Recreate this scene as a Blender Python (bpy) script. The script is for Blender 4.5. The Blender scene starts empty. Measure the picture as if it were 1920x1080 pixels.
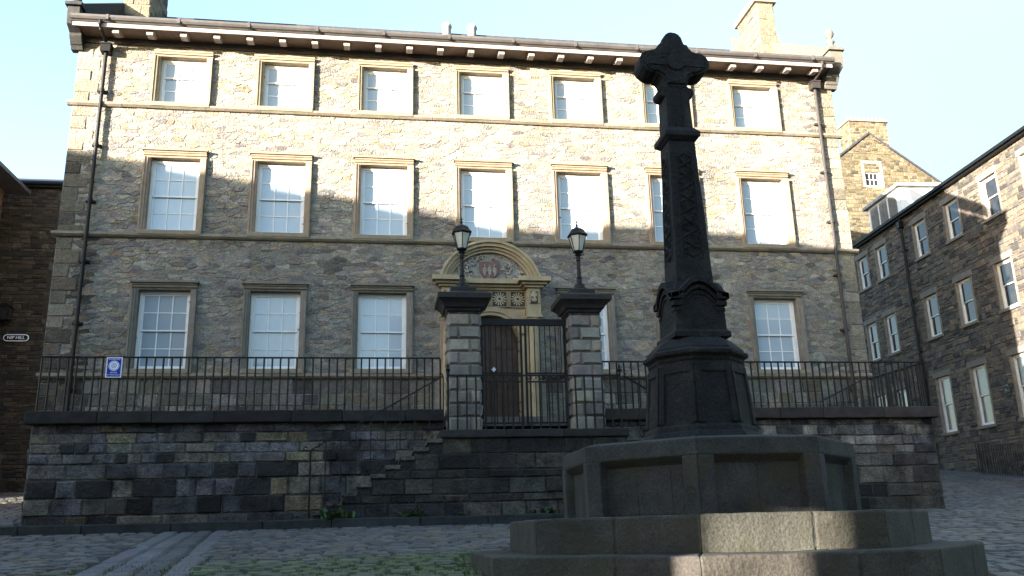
import bpy, math, random
from mathutils import Vector, Matrix
random.seed(7)
R = math.radians
sc = bpy.context.scene
col = sc.collection

# ------------------------------------------------------------------ camera
cam_d = bpy.data.cameras.new('camera'); cam = bpy.data.objects.new('camera', cam_d); col.objects.link(cam)
cam_d.sensor_width = 36.0; cam_d.lens = 1640.0 / 1920.0 * 36.0
cam_d.clip_start = 0.1; cam_d.clip_end = 6000
yaw, pitch, roll = 0.155043, 0.268924, -0.026446
cy, sy, cp, sp = math.cos(yaw), math.sin(yaw), math.cos(pitch), math.sin(pitch)
fw = Vector((sy*cp, cy*cp, sp)); rt = Vector((cy, -sy, 0)); up = rt.cross(fw)
r2 = rt*math.cos(roll) + up*math.sin(roll); u2 = up*math.cos(roll) - rt*math.sin(roll)
m = Matrix((r2, u2, -fw)).transposed().to_4x4(); m.translation = Vector((-2.762, -23.05, 1.6))
cam.matrix_world = m
sc.camera = cam

# ------------------------------------------------------------------ light
SUN_AZ, SUN_EL = R(54.2), R(7.4)           # azimuth measured to the left of the facade's normal
SH = Vector((-math.sin(SUN_AZ), -math.cos(SUN_AZ), 0))
SD = Vector((SH.x*math.cos(SUN_EL), SH.y*math.cos(SUN_EL), math.sin(SUN_EL)))
w = bpy.data.worlds.new('World'); sc.world = w; w.use_nodes = True
nt = w.node_tree; nt.nodes.clear()
wo = nt.nodes.new('ShaderNodeOutputWorld'); bg = nt.nodes.new('ShaderNodeBackground')
sky = nt.nodes.new('ShaderNodeTexSky'); sky.sky_type = 'NISHITA'; sky.sun_disc = False
sky.sun_elevation = SUN_EL; sky.sun_rotation = math.atan2(SD.x, SD.y)
sky.air_density = 1.0; sky.dust_density = 0.8; sky.ozone_density = 1.6
bg.inputs[1].default_value = 0.081
# thin high cloud thickening low in the sky and to the right
tc = nt.nodes.new('ShaderNodeTexCoord')
dot = nt.nodes.new('ShaderNodeVectorMath'); dot.operation = 'DOT_PRODUCT'; dot.inputs[1].default_value = (0.95, 0.25, -0.55)
nz = nt.nodes.new('ShaderNodeTexNoise'); nz.inputs['Scale'].default_value = 3.0; nz.inputs['Detail'].default_value = 5
nz.inputs['Distortion'].default_value = 0.4
ad = nt.nodes.new('ShaderNodeMath'); ad.operation = 'MULTIPLY_ADD'; ad.inputs[1].default_value = 0.35
mr = nt.nodes.new('ShaderNodeMapRange'); mr.inputs[1].default_value = -0.15; mr.inputs[2].default_value = 0.85
mr.interpolation_type = 'SMOOTHSTEP'
mix = nt.nodes.new('ShaderNodeMixRGB'); mix.inputs[2].default_value = (0.76, 1.13, 1.25, 1)
L = nt.links.new
L(tc.outputs['Generated'], dot.inputs[0]); L(tc.outputs['Generated'], nz.inputs['Vector'])
L(nz.outputs['Fac'], ad.inputs[0]); L(dot.outputs['Value'], ad.inputs[2]); L(ad.outputs[0], mr.inputs[0])
L(mr.outputs[0], mix.inputs[0]); L(sky.outputs[0], mix.inputs[1]); L(mix.outputs[0], bg.inputs[0]); L(bg.outputs[0], wo.inputs[0])
sd_ = bpy.data.lights.new('sun', 'SUN'); sd_.energy = 2.7; sd_.angle = R(0.5); sd_.color = (1.0, 0.92, 0.78)
sun = bpy.data.objects.new('sun', sd_); col.objects.link(sun)
sun.rotation_euler = (-SD).to_track_quat('-Z', 'Y').to_euler(); sun.location = (-40, -30, 30)
sc.view_settings.view_transform = 'Standard'; sc.view_settings.look = 'None'
sc.view_settings.exposure = 3.7; sc.view_settings.gamma = 1.0
sc.cycles.max_bounces = 6

# ------------------------------------------------------------------ materials
def mat(name, base=None, rough=0.85, nscale=6.0, namp=0.35, bump=0.4, bscale=30.0, bdist=0.01, metal=0.0, spec=0.3,
        fine=60.0, famp=0.25, tint=None, tscale=1.2, tlo=0.5, thi=0.7, rand=0.0, coat=0.0):
    """procedural surface: base colour (or the mesh's own 'Col' attribute) broken up by two noises, an optional stain, and bump"""
    mt = bpy.data.materials.new(name); mt.use_nodes = True
    t = mt.node_tree; n = t.nodes; l = t.links.new
    b = n['Principled BSDF']; b.inputs['Roughness'].default_value = rough; b.inputs['Metallic'].default_value = metal
    b.inputs['Specular IOR Level'].default_value = spec
    if coat: b.inputs['Coat Weight'].default_value = coat; b.inputs['Coat Roughness'].default_value = 0.03
    tcn = n.new('ShaderNodeTexCoord'); co = tcn.outputs['Object']
    if base is None:
        a = n.new('ShaderNodeAttribute'); a.attribute_name = 'Col'; cur = a.outputs['Color']
    else:
        rgb = n.new('ShaderNodeRGB'); rgb.outputs[0].default_value = (*base, 1); cur = rgb.outputs[0]
    def noise(s, d):
        x = n.new('ShaderNodeTexNoise'); x.inputs['Scale'].default_value = s; x.inputs['Detail'].default_value = d
        x.inputs['Roughness'].default_value = 0.6; l(co, x.inputs['Vector']); return x.outputs['Fac']
    def scale_by(cur, fac, lo, hi):
        mp = n.new('ShaderNodeMapRange'); mp.inputs[1].default_value = 0.3; mp.inputs[2].default_value = 0.7
        mp.inputs[3].default_value = lo; mp.inputs[4].default_value = hi; l(fac, mp.inputs[0])
        mx = n.new('ShaderNodeVectorMath'); mx.operation = 'SCALE'; l(cur, mx.inputs[0]); l(mp.outputs[0], mx.inputs['Scale'])
        return mx.outputs[0]
    cur = scale_by(cur, noise(nscale, 5), 1-namp, 1+namp)
    cur = scale_by(cur, noise(fine, 3), 1-famp, 1+famp)
    if tint is not None:
        mp = n.new('ShaderNodeMapRange'); mp.inputs[1].default_value = tlo; mp.inputs[2].default_value = thi
        l(noise(tscale, 6), mp.inputs[0])
        mx = n.new('ShaderNodeMixRGB'); l(mp.outputs[0], mx.inputs[0]); l(cur, mx.inputs[1]); mx.inputs[2].default_value = (*tint, 1)
        cur = mx.outputs[0]
    if rand:
        oi = n.new('ShaderNodeObjectInfo'); cur = scale_by(cur, oi.outputs['Random'], 1-rand, 1+rand)
    l(cur, b.inputs['Base Color'])
    if bump:
        bp = n.new('ShaderNodeBump'); bp.inputs['Strength'].default_value = bump; bp.inputs['Distance'].default_value = bdist
        l(noise(bscale, 6), bp.inputs['Height']); l(bp.outputs[0], b.inputs['Normal'])
    return mt

M = {}
M['stone'] = mat('rubble_stone', nscale=7, namp=0.26, bump=1.0, bscale=20, bdist=0.06, fine=34, famp=0.34, tint=(0.16, 0.14, 0.115), tscale=2.2, tlo=0.58, thi=0.85)
M['dress'] = mat('dressed_sandstone', nscale=4, namp=0.22, bump=0.5, bscale=40, bdist=0.012, fine=50, famp=0.15, tint=(0.15, 0.125, 0.095), tscale=1.7, tlo=0.55, thi=0.8)
M['door_stone'] = mat('doorcase_sandstone', nscale=3, namp=0.18, bump=0.4, bscale=40, bdist=0.01, fine=50, famp=0.12, tint=(0.2, 0.17, 0.11), tscale=2, tlo=0.58, thi=0.85)
M['dark_stone'] = mat('sooted_blocks', nscale=3.2, namp=0.65, bump=1.0, bscale=14, bdist=0.06, fine=28, famp=0.5, tint=(0.008, 0.008, 0.009), tscale=1.1, tlo=0.54, thi=0.68)
M['pillar_stone'] = mat('gate_pillar_stone', nscale=5, namp=0.25, bump=0.7, bscale=25, bdist=0.015, fine=45, famp=0.2, tint=(0.06, 0.055, 0.05), tscale=1.3, tlo=0.58, thi=0.75)
M['black_stone'] = mat('blackened_stone', nscale=4, namp=0.4, bump=0.8, bscale=22, bdist=0.015, fine=45, famp=0.35, tint=(0.03, 0.03, 0.022), tscale=2.5, tlo=0.62, thi=0.8)
M['cross_stone'] = mat('cross_gritstone', nscale=4, namp=0.4, bump=1.0, bscale=22, bdist=0.03, fine=35, famp=0.45, tint=(0.034, 0.030, 0.021), tscale=4.5, tlo=0.55, thi=0.75)
M['step_stone'] = mat('lichened_step_stone', nscale=3, namp=0.4, bump=0.9, bscale=24, bdist=0.02, fine=45, famp=0.35, tint=(0.036, 0.034, 0.019), tscale=2.4, tlo=0.52, thi=0.68)
M['cobble'] = mat('cobbles', nscale=1.5, namp=0.3, bump=0.8, bscale=30, bdist=0.015, fine=40, famp=0.35, rough=0.6, spec=0.4)
M['earth'] = mat('joint_earth', base=(0.04, 0.04, 0.03), nscale=0.8, namp=0.5, tint=(0.035, 0.06, 0.015), tscale=0.5, tlo=0.5, thi=0.6)
M['slate'] = mat('roof_slate', base=(0.045, 0.045, 0.055), nscale=6, namp=0.4, rough=0.6)
M['white'] = mat('white_paint', base=(0.66, 0.66, 0.65), rough=0.4, nscale=5, namp=0.05, bump=0.1, famp=0.04)
M['gutter'] = mat('grey_brown_paint', base=(0.07, 0.064, 0.062), rough=0.5, nscale=3, namp=0.2, bump=0.1)
M['brownpipe'] = mat('brown_pipe', base=(0.03, 0.025, 0.024), rough=0.5, nscale=3, namp=0.2, bump=0.1)
M['pinkwhite'] = mat('cream_paint', base=(0.31, 0.265, 0.245), rough=0.5, nscale=3, namp=0.12, bump=0.1)
M['soffit'] = mat('soffit_paint', base=(0.16, 0.115, 0.09), rough=0.6, nscale=3, namp=0.2, bump=0.1)
M['iron'] = mat('black_iron', base=(0.006, 0.006, 0.0065), rough=0.5, nscale=20, namp=0.3, bump=0.3, bscale=80, bdist=0.003, spec=0.2)
M['pane'] = mat('window_with_white_blind', base=(0.30, 0.355, 0.40), rough=0.2, nscale=1.3, namp=0.05, bump=0, famp=0.02, rand=0.12, spec=0.5, coat=0.7)
M['darkpane'] = mat('dark_window_glass', base=(0.02, 0.02, 0.022), rough=0.06, nscale=2, namp=0.4, bump=0.05, bscale=3, bdist=0.02, spec=0.6)
M['greypane'] = mat('blinded_window_glass', base=(0.16, 0.155, 0.16), rough=0.2, nscale=2, namp=0.1, bump=0, spec=0.5, coat=0.3)
M['lamp_glass'] = mat('frosted_lamp_glass', base=(0.40, 0.38, 0.33), rough=0.25, nscale=4, namp=0.15, bump=0, spec=0.5)
M['wood'] = mat('dark_oak', base=(0.05, 0.028, 0.018), rough=0.5, nscale=5, namp=0.4, bump=0.3, bscale=30)
M['blue'] = mat('blue_enamel', base=(0.015, 0.03, 0.30), rough=0.35, nscale=3, namp=0.05, bump=0)
M['whitemark'] = mat('white_enamel', base=(0.75, 0.77, 0.85), rough=0.4, nscale=3, namp=0.03, bump=0)
M['leaf'] = mat('leaf', base=(0.028, 0.055, 0.014), rough=0.6, nscale=5, namp=0.4, bump=0, rand=0.2)
M['grass'] = mat('grass_blades', rough=0.6, nscale=2, namp=0.4, bump=0)
M['louvre'] = mat('louvre_slats', base=(0.22, 0.2, 0.18), rough=0.6, bump=0.1)
M['shield'] = mat('painted_carving', rough=0.7, nscale=8, namp=0.2, bump=0.5, bscale=30, bdist=0.02)

# ------------------------------------------------------------------ mesh builder
class MB:
    def __init__(s, frame=None):
        s.v = []; s.f = []; s.c = []; s.fr = frame
    def add(s, vs, fs, c=(0.3, 0.3, 0.3)):
        o = len(s.v)
        s.v += [tuple(p) for p in vs]
        for f in fs: s.f.append([i+o for i in f]); s.c.append(c)
    def box(s, x0, x1, y0, y1, z0, z1, c=(0.3, 0.3, 0.3)):
        s.add([(x0,y0,z0),(x1,y0,z0),(x1,y1,z0),(x0,y1,z0),(x0,y0,z1),(x1,y0,z1),(x1,y1,z1),(x0,y1,z1)],
              [(3,2,1,0),(4,5,6,7),(0,1,5,4),(1,2,6,5),(2,3,7,6),(3,0,4,7)], c)
    def obox(s, cx, cy, hx, hy, z0, z1, ang, c=(0.3, 0.3, 0.3)):
        ca, sa = math.cos(ang), math.sin(ang); P = []
        for z in (z0, z1):
            for a, b in ((-hx,-hy),(hx,-hy),(hx,hy),(-hx,hy)): P.append((cx+a*ca-b*sa, cy+a*sa+b*ca, z))
        s.add(P, [(3,2,1,0),(4,5,6,7),(0,1,5,4),(1,2,6,5),(2,3,7,6),(3,0,4,7)], c)
    def prism(s, poly, y0, y1, c=(0.3, 0.3, 0.3)):
        """polygon in (x,z), counter-clockwise seen from -y, extruded from y0 (front) to y1"""
        n = len(poly)
        s.add([(x, y0, z) for x, z in poly] + [(x, y1, z) for x, z in poly],
              [tuple(range(n)), tuple(range(2*n-1, n-1, -1))] + [(i, i+n, (i+1) % n+n, (i+1) % n) for i in range(n)], c)
    def prismx(s, poly, x0, x1, c=(0.3, 0.3, 0.3)):
        """polygon in (y,z) extruded along x"""
        n = len(poly)
        s.add([(x0, y, z) for y, z in poly] + [(x1, y, z) for y, z in poly],
              [tuple(range(n-1, -1, -1)), tuple(range(n, 2*n))] + [(i, (i+1) % n, (i+1) % n+n, i+n) for i in range(n)], c)
    def prismz(s, poly, z0, z1, c=(0.3, 0.3, 0.3)):
        n = len(poly)
        s.add([(x, y, z0) for x, y in poly] + [(x, y, z1) for x, y in poly],
              [tuple(range(n-1, -1, -1)), tuple(range(n, 2*n))] + [(i, (i+1) % n, (i+1) % n+n, i+n) for i in range(n)], c)
    def loft(s, rings, c=(0.3, 0.3, 0.3), cap=True):
        n = len(rings[0]); P = [p for r in rings for p in r]; F = []
        for k in range(len(rings)-1):
            for i in range(n):
                j = (i+1) % n; F.append((k*n+i, k*n+j, (k+1)*n+j, (k+1)*n+i))
        if cap: F.append(tuple(range(n-1, -1, -1))); F.append(tuple(range((len(rings)-1)*n, len(rings)*n)))
        s.add(P, F, c)
    def lathe(s, prof, cx, cy, n=16, ph=0.0, c=(0.3, 0.3, 0.3), sx=1.0, sy=1.0):
        s.loft([[(cx+r*sx*math.cos(ph+2*math.pi*i/n), cy+r*sy*math.sin(ph+2*math.pi*i/n), z) for i in range(n)] for r, z in prof], c)
    def tube(s, pts, r, n=6, c=(0.3, 0.3, 0.3)):
        pts = [Vector(p) for p in pts]; rings = []
        for i, p in enumerate(pts):
            d = (pts[min(i+1, len(pts)-1)] - pts[max(i-1, 0)]).normalized()
            a = d.cross(Vector((0, 0, 1)) if abs(d.z) < 0.9 else Vector((1, 0, 0))).normalized(); b = d.cross(a)
            rr = r[i] if isinstance(r, (list, tuple)) else r
            rings.append([tuple(p + a*math.cos(2*math.pi*k/n)*rr + b*math.sin(2*math.pi*k/n)*rr) for k in range(n)])
        s.loft(rings, c)
    def build(s, name, material, parent=None, smooth=False, bevel=0.0, loc=None, rotz=None):
        me = bpy.data.meshes.new(name)
        v = s.v
        if s.fr: v = [s.fr(*p) for p in v]
        me.from_pydata(v, [], s.f)
        at = me.attributes.new('Col', 'FLOAT_COLOR', 'FACE')
        flat = []
        for c in s.c: flat += [c[0], c[1], c[2], 1.0]
        at.data.foreach_set('color', flat)
        if smooth: me.polygons.foreach_set('use_smooth', [True]*len(me.polygons))
        me.materials.append(material); me.update()
        o = bpy.data.objects.new(name, me); col.objects.link(o)
        if parent: o.parent = parent
        if loc: o.location = loc
        if rotz is not None: o.rotation_euler[2] = rotz
        if bevel:
            b = o.modifiers.new('bevel', 'BEVEL'); b.width = bevel; b.segments = 2; b.limit_method = 'ANGLE'; b.angle_limit = R(40)
        return o

tex = bpy.data.textures.new('uneven', 'CLOUDS'); tex.noise_scale = 0.35; tex.noise_depth = 3; tex.cloud_type = 'COLOR'
def uneven(o, strength=.03, levels=3):
    m1 = o.modifiers.new('subdiv', 'SUBSURF'); m1.subdivision_type = 'SIMPLE'; m1.levels = levels; m1.render_levels = levels
    m2 = o.modifiers.new('wear', 'DISPLACE'); m2.texture = tex; m2.direction = 'RGB_TO_XYZ'; m2.strength = strength; m2.mid_level = .5; m2.texture_coords = 'LOCAL'
    return o
def thing(name, label, cat, loc=(0, 0, 0), rotz=0, group=None):
    o = bpy.data.objects.new(name, None); col.objects.link(o); o.empty_display_size = 0.3
    o.location = loc; o.rotation_euler[2] = rotz
    o['label'] = label; o['category'] = cat
    if group: o['group'] = group
    return o
def tag(o, label, cat, group=None):
    o['label'] = label; o['category'] = cat
    if group: o['group'] = group
    return o
def struct(o): o['kind'] = 'structure'; return o
def clone(o, parent, loc=None):
    c = o.copy(); col.objects.link(c); c.parent = parent
    if loc: c.location = loc
    for ch in list(o.children):
        clone(ch, c)
    return c
def vary(c, a=0.15):
    k = random.uniform(1-a, 1+a)
    return tuple(max(0.005, x*k*random.uniform(0.95, 1.05)) for x in c)

def pick(pal):
    t = random.random()*sum(p[1] for p in pal)
    for p in pal:
        t -= p[1]
        if t <= 0: return vary(p[0])
    return vary(pal[0][0])

class Frame:
    """local wall coordinates: a along the wall, b outward, z up"""
    def __init__(s, ox, oy, ux, uy): s.o = (ox, oy); s.u = (ux, uy); s.n = (uy, -ux)
    def __call__(s, a, b, z): return (s.o[0]+s.u[0]*a+s.n[0]*b, s.o[1]+s.u[1]*a+s.n[1]*b, z)

def subtract(u0, u1, z0, z1, ops, frac=0.3):
    segs = [(u0, u1)]
    for (a, b, c, d) in ops:
        ov = min(z1, d)-max(z0, c)
        if ov > frac*(z1-z0):
            new = []
            for s0, s1 in segs:
                if b <= s0 or a >= s1: new.append((s0, s1)); continue
                if a > s0: new.append((s0, a))
                if b < s1: new.append((b, s1))
            segs = new
    return segs

def block(mb, fr, u0, u1, z0, z1, prot, joint, jit, c, round_=0.35):
    ji = lambda: random.uniform(-jit, jit)
    j = joint/2
    o = [(u0+j+ji(), z0+j+ji()), (u1-j+ji(), z0+j+ji()), (u1-j+ji(), z1-j+ji()), (u0+j+ji(), z1-j+ji())]
    ins = min(0.35*(z1-z0), 0.35*(u1-u0), max(0.012, prot*round_*2))
    cx, cz = (u0+u1)/2, (z0+z1)/2
    tilt = random.uniform(-0.4, 0.4)*prot; tilt2 = random.uniform(-0.4, 0.4)*prot
    P = [fr(x, 0.0, z) for x, z in o]
    for x, z in o:
        x2 = x + (ins if x < cx else -ins); z2 = z + (ins if z < cz else -ins)
        P.append(fr(x2, prot + (tilt if x < cx else -tilt) + (tilt2 if z < cz else -tilt2), z2))
    mb.add(P, [(4,5,6,7),(0,1,5,4),(1,2,6,5),(2,3,7,6),(3,0,4,7)], c)

def masonry(mb, fr, u0, u1, z0, z1, rowh, blkw, pal, ops=(), prot=(0.01, 0.03), joint=0.015, jit=0.008, colfn=None, clip=None, rubble=False):
    z = z0
    while z < z1-1e-4:
        h = random.uniform(*rowh); zz = z+h
        if z1-zz < rowh[0]*0.6: zz = z1
        lo, hi = (u0, u1) if clip is None else clip(z, zz)
        for s0, s1 in (subtract(lo, hi, z, zz, ops) if hi > lo else []):
            x = s0
            while x < s1-1e-4:
                w_ = random.uniform(*blkw); xx = x+w_
                if s1-xx < blkw[0]*0.6: xx = s1
                parts = [(z, zz)]
                if rubble and random.random() < 0.25 and zz-z > 0.12:
                    t = random.uniform(0.35, 0.65); parts = [(z, z+(zz-z)*t), (z+(zz-z)*t, zz)]
                for a, b in parts:
                    c = pick(pal)
                    if colfn: c = colfn((x+xx)/2, (a+b)/2, c)
                    block(mb, fr, x, xx, a, b, random.uniform(*prot), joint, jit, c)
                x = xx
        z = zz

def blotch(x, z, sd=0.0):
    v = math.sin(1.3*x+.7*z+sd)+math.sin(2.9*x-2.1*z+1.7+sd)*.7+math.sin(.55*x+1.9*z+4.2+sd)*.9+math.sin(6.1*x+4.7*z+sd)*.4
    return v/3.0
def random_rubble(mb, fr, u0, u1, z0, z1, dz, du, pal, ops=(), prot=(.004, .03), joint=.012, colfn=None):
    """random rubble: cells of a jittered, flattened point pattern, each a separate raised stone"""
    pts = {}; nr = int(round((z1-z0)/dz)); nc = int(round((u1-u0)/du)); dz = (z1-z0)/nr; du = (u1-u0)/nc
    for r in range(-2, nr+2):
        for c in range(-2, nc+2):
            pts[(r, c)] = (u0+(c+.5+(.5 if r % 2 else 0)+random.uniform(-.46, .46))*du, z0+(r+.5+random.uniform(-.42, .42))*dz)
    A = dz/du*1.15
    for r in range(nr):
        for c in range(nc):
            px, pz = pts[(r, c)]
            if any(a < px < b and cc < pz < d for a, b, cc, d in ops): continue
            x0, z0_ = px*A, pz
            poly = [(max(u0, px-2*du)*A, max(z0, pz-2*dz)), (min(u1, px+2*du)*A, max(z0, pz-2*dz)), (min(u1, px+2*du)*A, min(z1, pz+2*dz)), (max(u0, px-2*du)*A, min(z1, pz+2*dz))]
            for dr in (-2, -1, 0, 1, 2):
                for dc in (-2, -1, 0, 1, 2):
                    q = pts.get((r+dr, c+dc))
                    if q is None or (dr == 0 and dc == 0): continue
                    qx, qz = q[0]*A, q[1]; nx, nz_ = qx-x0, qz-z0_; m = ((qx+x0)*nx+(qz+z0_)*nz_)/2
                    out = []
                    for i in range(len(poly)):
                        p, n = poly[i], poly[(i+1) % len(poly)]; dp, dn = p[0]*nx+p[1]*nz_-m, n[0]*nx+n[1]*nz_-m
                        if dp <= 0: out.append(p)
                        if dp*dn < 0: t = dp/(dp-dn); out.append((p[0]+(n[0]-p[0])*t, p[1]+(n[1]-p[1])*t))
                    poly = out
                    if len(poly) < 3: break
                if len(poly) < 3: break
            if len(poly) < 3: continue
            P = [(p[0]/A, p[1]) for p in poly]; n = len(P)
            cx_, cz_ = sum(p[0] for p in P)/n, sum(p[1] for p in P)/n
            h = random.uniform(*prot); t1, t2 = random.uniform(-.25, .25)*h/du, random.uniform(-.5, .5)*h/dz
            V = []
            for x, z in P:
                d = math.hypot(x-cx_, z-cz_)+1e-6; k = max(.5, 1-joint/2/d); V.append(fr(cx_+(x-cx_)*k, 0.0, cz_+(z-cz_)*k))
            for x, z in P:
                d = math.hypot(x-cx_, z-cz_)+1e-6; k = max(.35, 1-(joint/2+h*.9)/d); V.append(fr(cx_+(x-cx_)*k, h+t1*(x-cx_)+t2*(z-cz_), cz_+(z-cz_)*k))
            col_ = pick(pal)
            if colfn: col_ = colfn(cx_, cz_, col_)
            mb.add(V, [tuple(range(n, 2*n))]+[(i, (i+1) % n, (i+1) % n+n, i+n) for i in range(n)], col_)

def backing(mb, fr, u0, u1, z0, z1, ops, c, depth=0.0):
    us = sorted({u0, u1, *[max(u0, min(u1, k)) for o in ops for k in o[:2]]})
    zs = sorted({z0, z1, *[max(z0, min(z1, k)) for o in ops for k in o[2:]]})
    for i in range(len(us)-1):
        for k in range(len(zs)-1):
            mx, mz = (us[i]+us[i+1])/2, (zs[k]+zs[k+1])/2
            if any(a < mx < b and c_ < mz < d for a, b, c_, d in ops): continue
            mb.add([fr(us[i], depth, zs[k]), fr(us[i+1], depth, zs[k]), fr(us[i+1], depth, zs[k+1]), fr(us[i], depth, zs[k+1])], [(0,1,2,3)], c)

# ------------------------------------------------------------------ ground
GY = [(-400, -8), (-60, -1.2), (-23, 0.05), (-14, 1.10), (-4.4, 1.70), (0, 1.97), (12, 3.3), (40, 6.0), (400, 9.0)]
def gz(x, y):
    if y <= GY[0][0]: return GY[0][1]
    for (a, p), (b, q) in zip(GY, GY[1:]):
        if y <= b: return p+(q-p)*(y-a)/(b-a)
    return GY[-1][1]
g = MB()
xs = [-3000, -600, -150, -60, -30, -20, -12, -6, 0, 6, 12, 18, 24, 30, 60, 150, 600, 3000]
ys = [-3000, -600, -400, -60, -40, -23, -18, -14, -11, -8, -4.4, -2, 0, 4, 8, 12, 18, 25, 40, 120, 400, 3000]
P = [(x, y, gz(x, y)-0.02) for y in ys for x in xs]; nx = len(xs)
g.add(P, [(j*nx+i, j*nx+i+1, (j+1)*nx+i+1, (j+1)*nx+i) for j in range(len(ys)-1) for i in range(nx-1)])
struct(g.build('ground', M['earth']))

def in_cross(x, y): return max(abs(x-0.93), abs(y+13.5)) < 2.2
cb = MB()
def sett(x0, x1, y0, y1, c, h=0.03, jit=0.018):
    ji = lambda: random.uniform(-jit, jit)
    P = []
    for (x, y) in ((x0, y0), (x1, y0), (x1, y1), (x0, y1)): P.append((x+ji(), y+ji()))
    cx, cy_ = (x0+x1)/2, (y0+y1)/2
    dz = random.uniform(-0.006, 0.012)
    V = [(x, y, gz(x, y)-0.015) for x, y in P] + [(cx+(x-cx)*0.72, cy_+(y-cy_)*0.72, gz(x, y)+h+dz) for x, y in P]
    cb.add(V, [(4,5,6,7),(0,1,5,4),(1,2,6,5),(2,3,7,6),(3,0,4,7)], c)
def track_x(y): return -6.72 + (-3.2-y)*0.105 + 0.004*(y+3.2)**2*(-1 if y < -8 else 0)*0
CP = [((0.075, 0.072, 0.07), 4), ((0.10, 0.095, 0.09), 2), ((0.045, 0.044, 0.045), 2.4), ((0.10, 0.082, 0.062), 1.5)]
y = -17.0
while y < 16:
    d = random.uniform(0.17, 0.23) if y < -4.4 else random.uniform(0.2, 0.3)
    if y < -4.75: a, b = -15.0, 17.0
    elif y < -3.0: a, b = 6.5, 21.0
    elif y < 0: a, b = 10.9, 21.0
    else: a, b = 11.6, 21.0
    for lo, hi in ([(a, b)] if y < -4.75 else [(a, b), (-19, -11.5)]):
        x = lo + random.uniform(0, 0.2)
        while x < hi:
            wd = random.uniform(0.2, 0.36) if y < -4.4 else random.uniform(0.25, 0.4)
            tx = track_x(y)
            if not in_cross(x, y) and not (y < -4.75 and tx-0.36 < x+wd/2 < tx+0.95):
                c = pick(CP)
                moss = math.exp(-((x+1.5)/3.5)**2-((y+12.6)/1.6)**2)*1.2 + 0.25*math.exp(-((x+6)/2.5)**2-((y+12)/1.2)**2) + 0.5*math.exp(-((x-12.5)/1.6)**2-((y+5)/2.5)**2)
                moss *= random.uniform(0.4, 1.2)
                if moss > 0.3: k = min(0.8, moss); c = tuple(p*(1-k)+q*k for p, q in zip(c, (0.045, 0.075, 0.013)))
                sett(x, x+wd, y, y+d, c)
            x += wd+0.018
    y += d+0.02
y = -17.0
while y < -4.8:                                      # long slab strips of the cart track
    d = random.uniform(0.5, 0.9)
    for k, (o, wd) in enumerate(((-0.36, 0.30), (-0.03, 0.30), (0.30, 0.28), (0.62, 0.30))):
        if k in (0, 1, 2, 3): 
            x0 = track_x(y)+o; sett(x0, x0+wd, y, y+d, vary((0.085, 0.087, 0.094), 0.1) if k != 2 else vary((0.055, 0.058, 0.062), 0.1), 0.022, 0.008)
    y += d+0.015
struct(cb.build('cobbled_square', M['cobble']))

# moss and grass growing between the cobbles beside the cross
gb = MB()
def blades(n, cx, cy_, sx, sy_, hmin, hmax):
    for _ in range(n):
        x = random.gauss(cx, sx); y = random.gauss(cy_, sy_)
        if in_cross(x, y) or y > -4.9: continue
        a = random.uniform(0, 6.28); h = random.uniform(hmin, hmax); wd = random.uniform(0.004, 0.009); z = gz(x, y)
        dx, dy = math.cos(a), math.sin(a); lx, ly = random.uniform(-.5, .5)*h, random.uniform(-.5, .5)*h
        c = random.choice([(0.03, 0.06, 0.012), (0.045, 0.075, 0.017), (0.055, 0.07, 0.02)])
        gb.add([(x-dx*wd, y-dy*wd, z), (x+dx*wd, y+dy*wd, z), (x+lx, y+ly, z+h)], [(0, 1, 2)], c)
blades(9000, -1.6, -12.6, 2.2, 0.9, 0.02, 0.06)
blades(1500, -5.6, -12.0, 1.6, 0.7, 0.02, 0.05)
blades(1200, -1.45, -13.2, 0.18, 0.9, 0.04, 0.12)
blades(1500, 12.0, -5.6, 0.8, 1.2, 0.02, 0.06)
for _ in range(2600):                                # moss and seedlings in the angle of the wall foot
    x = random.uniform(-10, 5); yy = -4.33 if x > -4.3 else random.choice((-3.07, -3.1, -4.33))
    if random.random() > .25+.75*max(0, blotch(x*1.7, 3.0, 2.0)+.3): continue
    yy += random.uniform(-.03, .05); a = random.uniform(0, 6.28); h = random.uniform(.015, .07); z = 1.87
    gb.add([(x-.012*math.cos(a), yy-.012*math.sin(a), z), (x+.012*math.cos(a), yy+.012*math.sin(a), z), (x+random.uniform(-.5, .5)*h, yy-random.uniform(0, .5)*h, z+h)], [(0, 1, 2)], random.choice([(.025, .045, .012), (.035, .05, .015), (.04, .04, .02)]))
go = gb.build('grass', M['grass']); go['kind'] = 'stuff'

# kerb along the foot of the wall and the steps
kb = MB(); x = -13.0
while x < 6.5:
    wd = random.uniform(1.1, 1.9); zk = 1.69
    kb.box(x, x+wd-0.012, -4.62, -4.34, zk-0.3, zk+0.20+random.uniform(-.006, .006), vary((0.022, 0.025, 0.025), 0.25)); x += wd
struct(uneven(kb.build('kerb', M['black_stone'], bevel=0.02), .03))
fy = MB(); fy.add([(-13, -4.34, 1.86), (6.5, -4.34, 1.86), (6.5, -2.9, 1.92), (-13, -2.9, 1.92)], [(0, 1, 2, 3)], (0.03, 0.03, 0.027))
struct(fy.build('foot_pavement', M['black_stone']))
tr = MB(); tr.box(-10.0, 10.75, -2.9, 0.1, 3.9, 4.12, (0.14, 0.13, 0.12))
struct(tr.build('terrace_paving', M['pillar_stone']))

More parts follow.
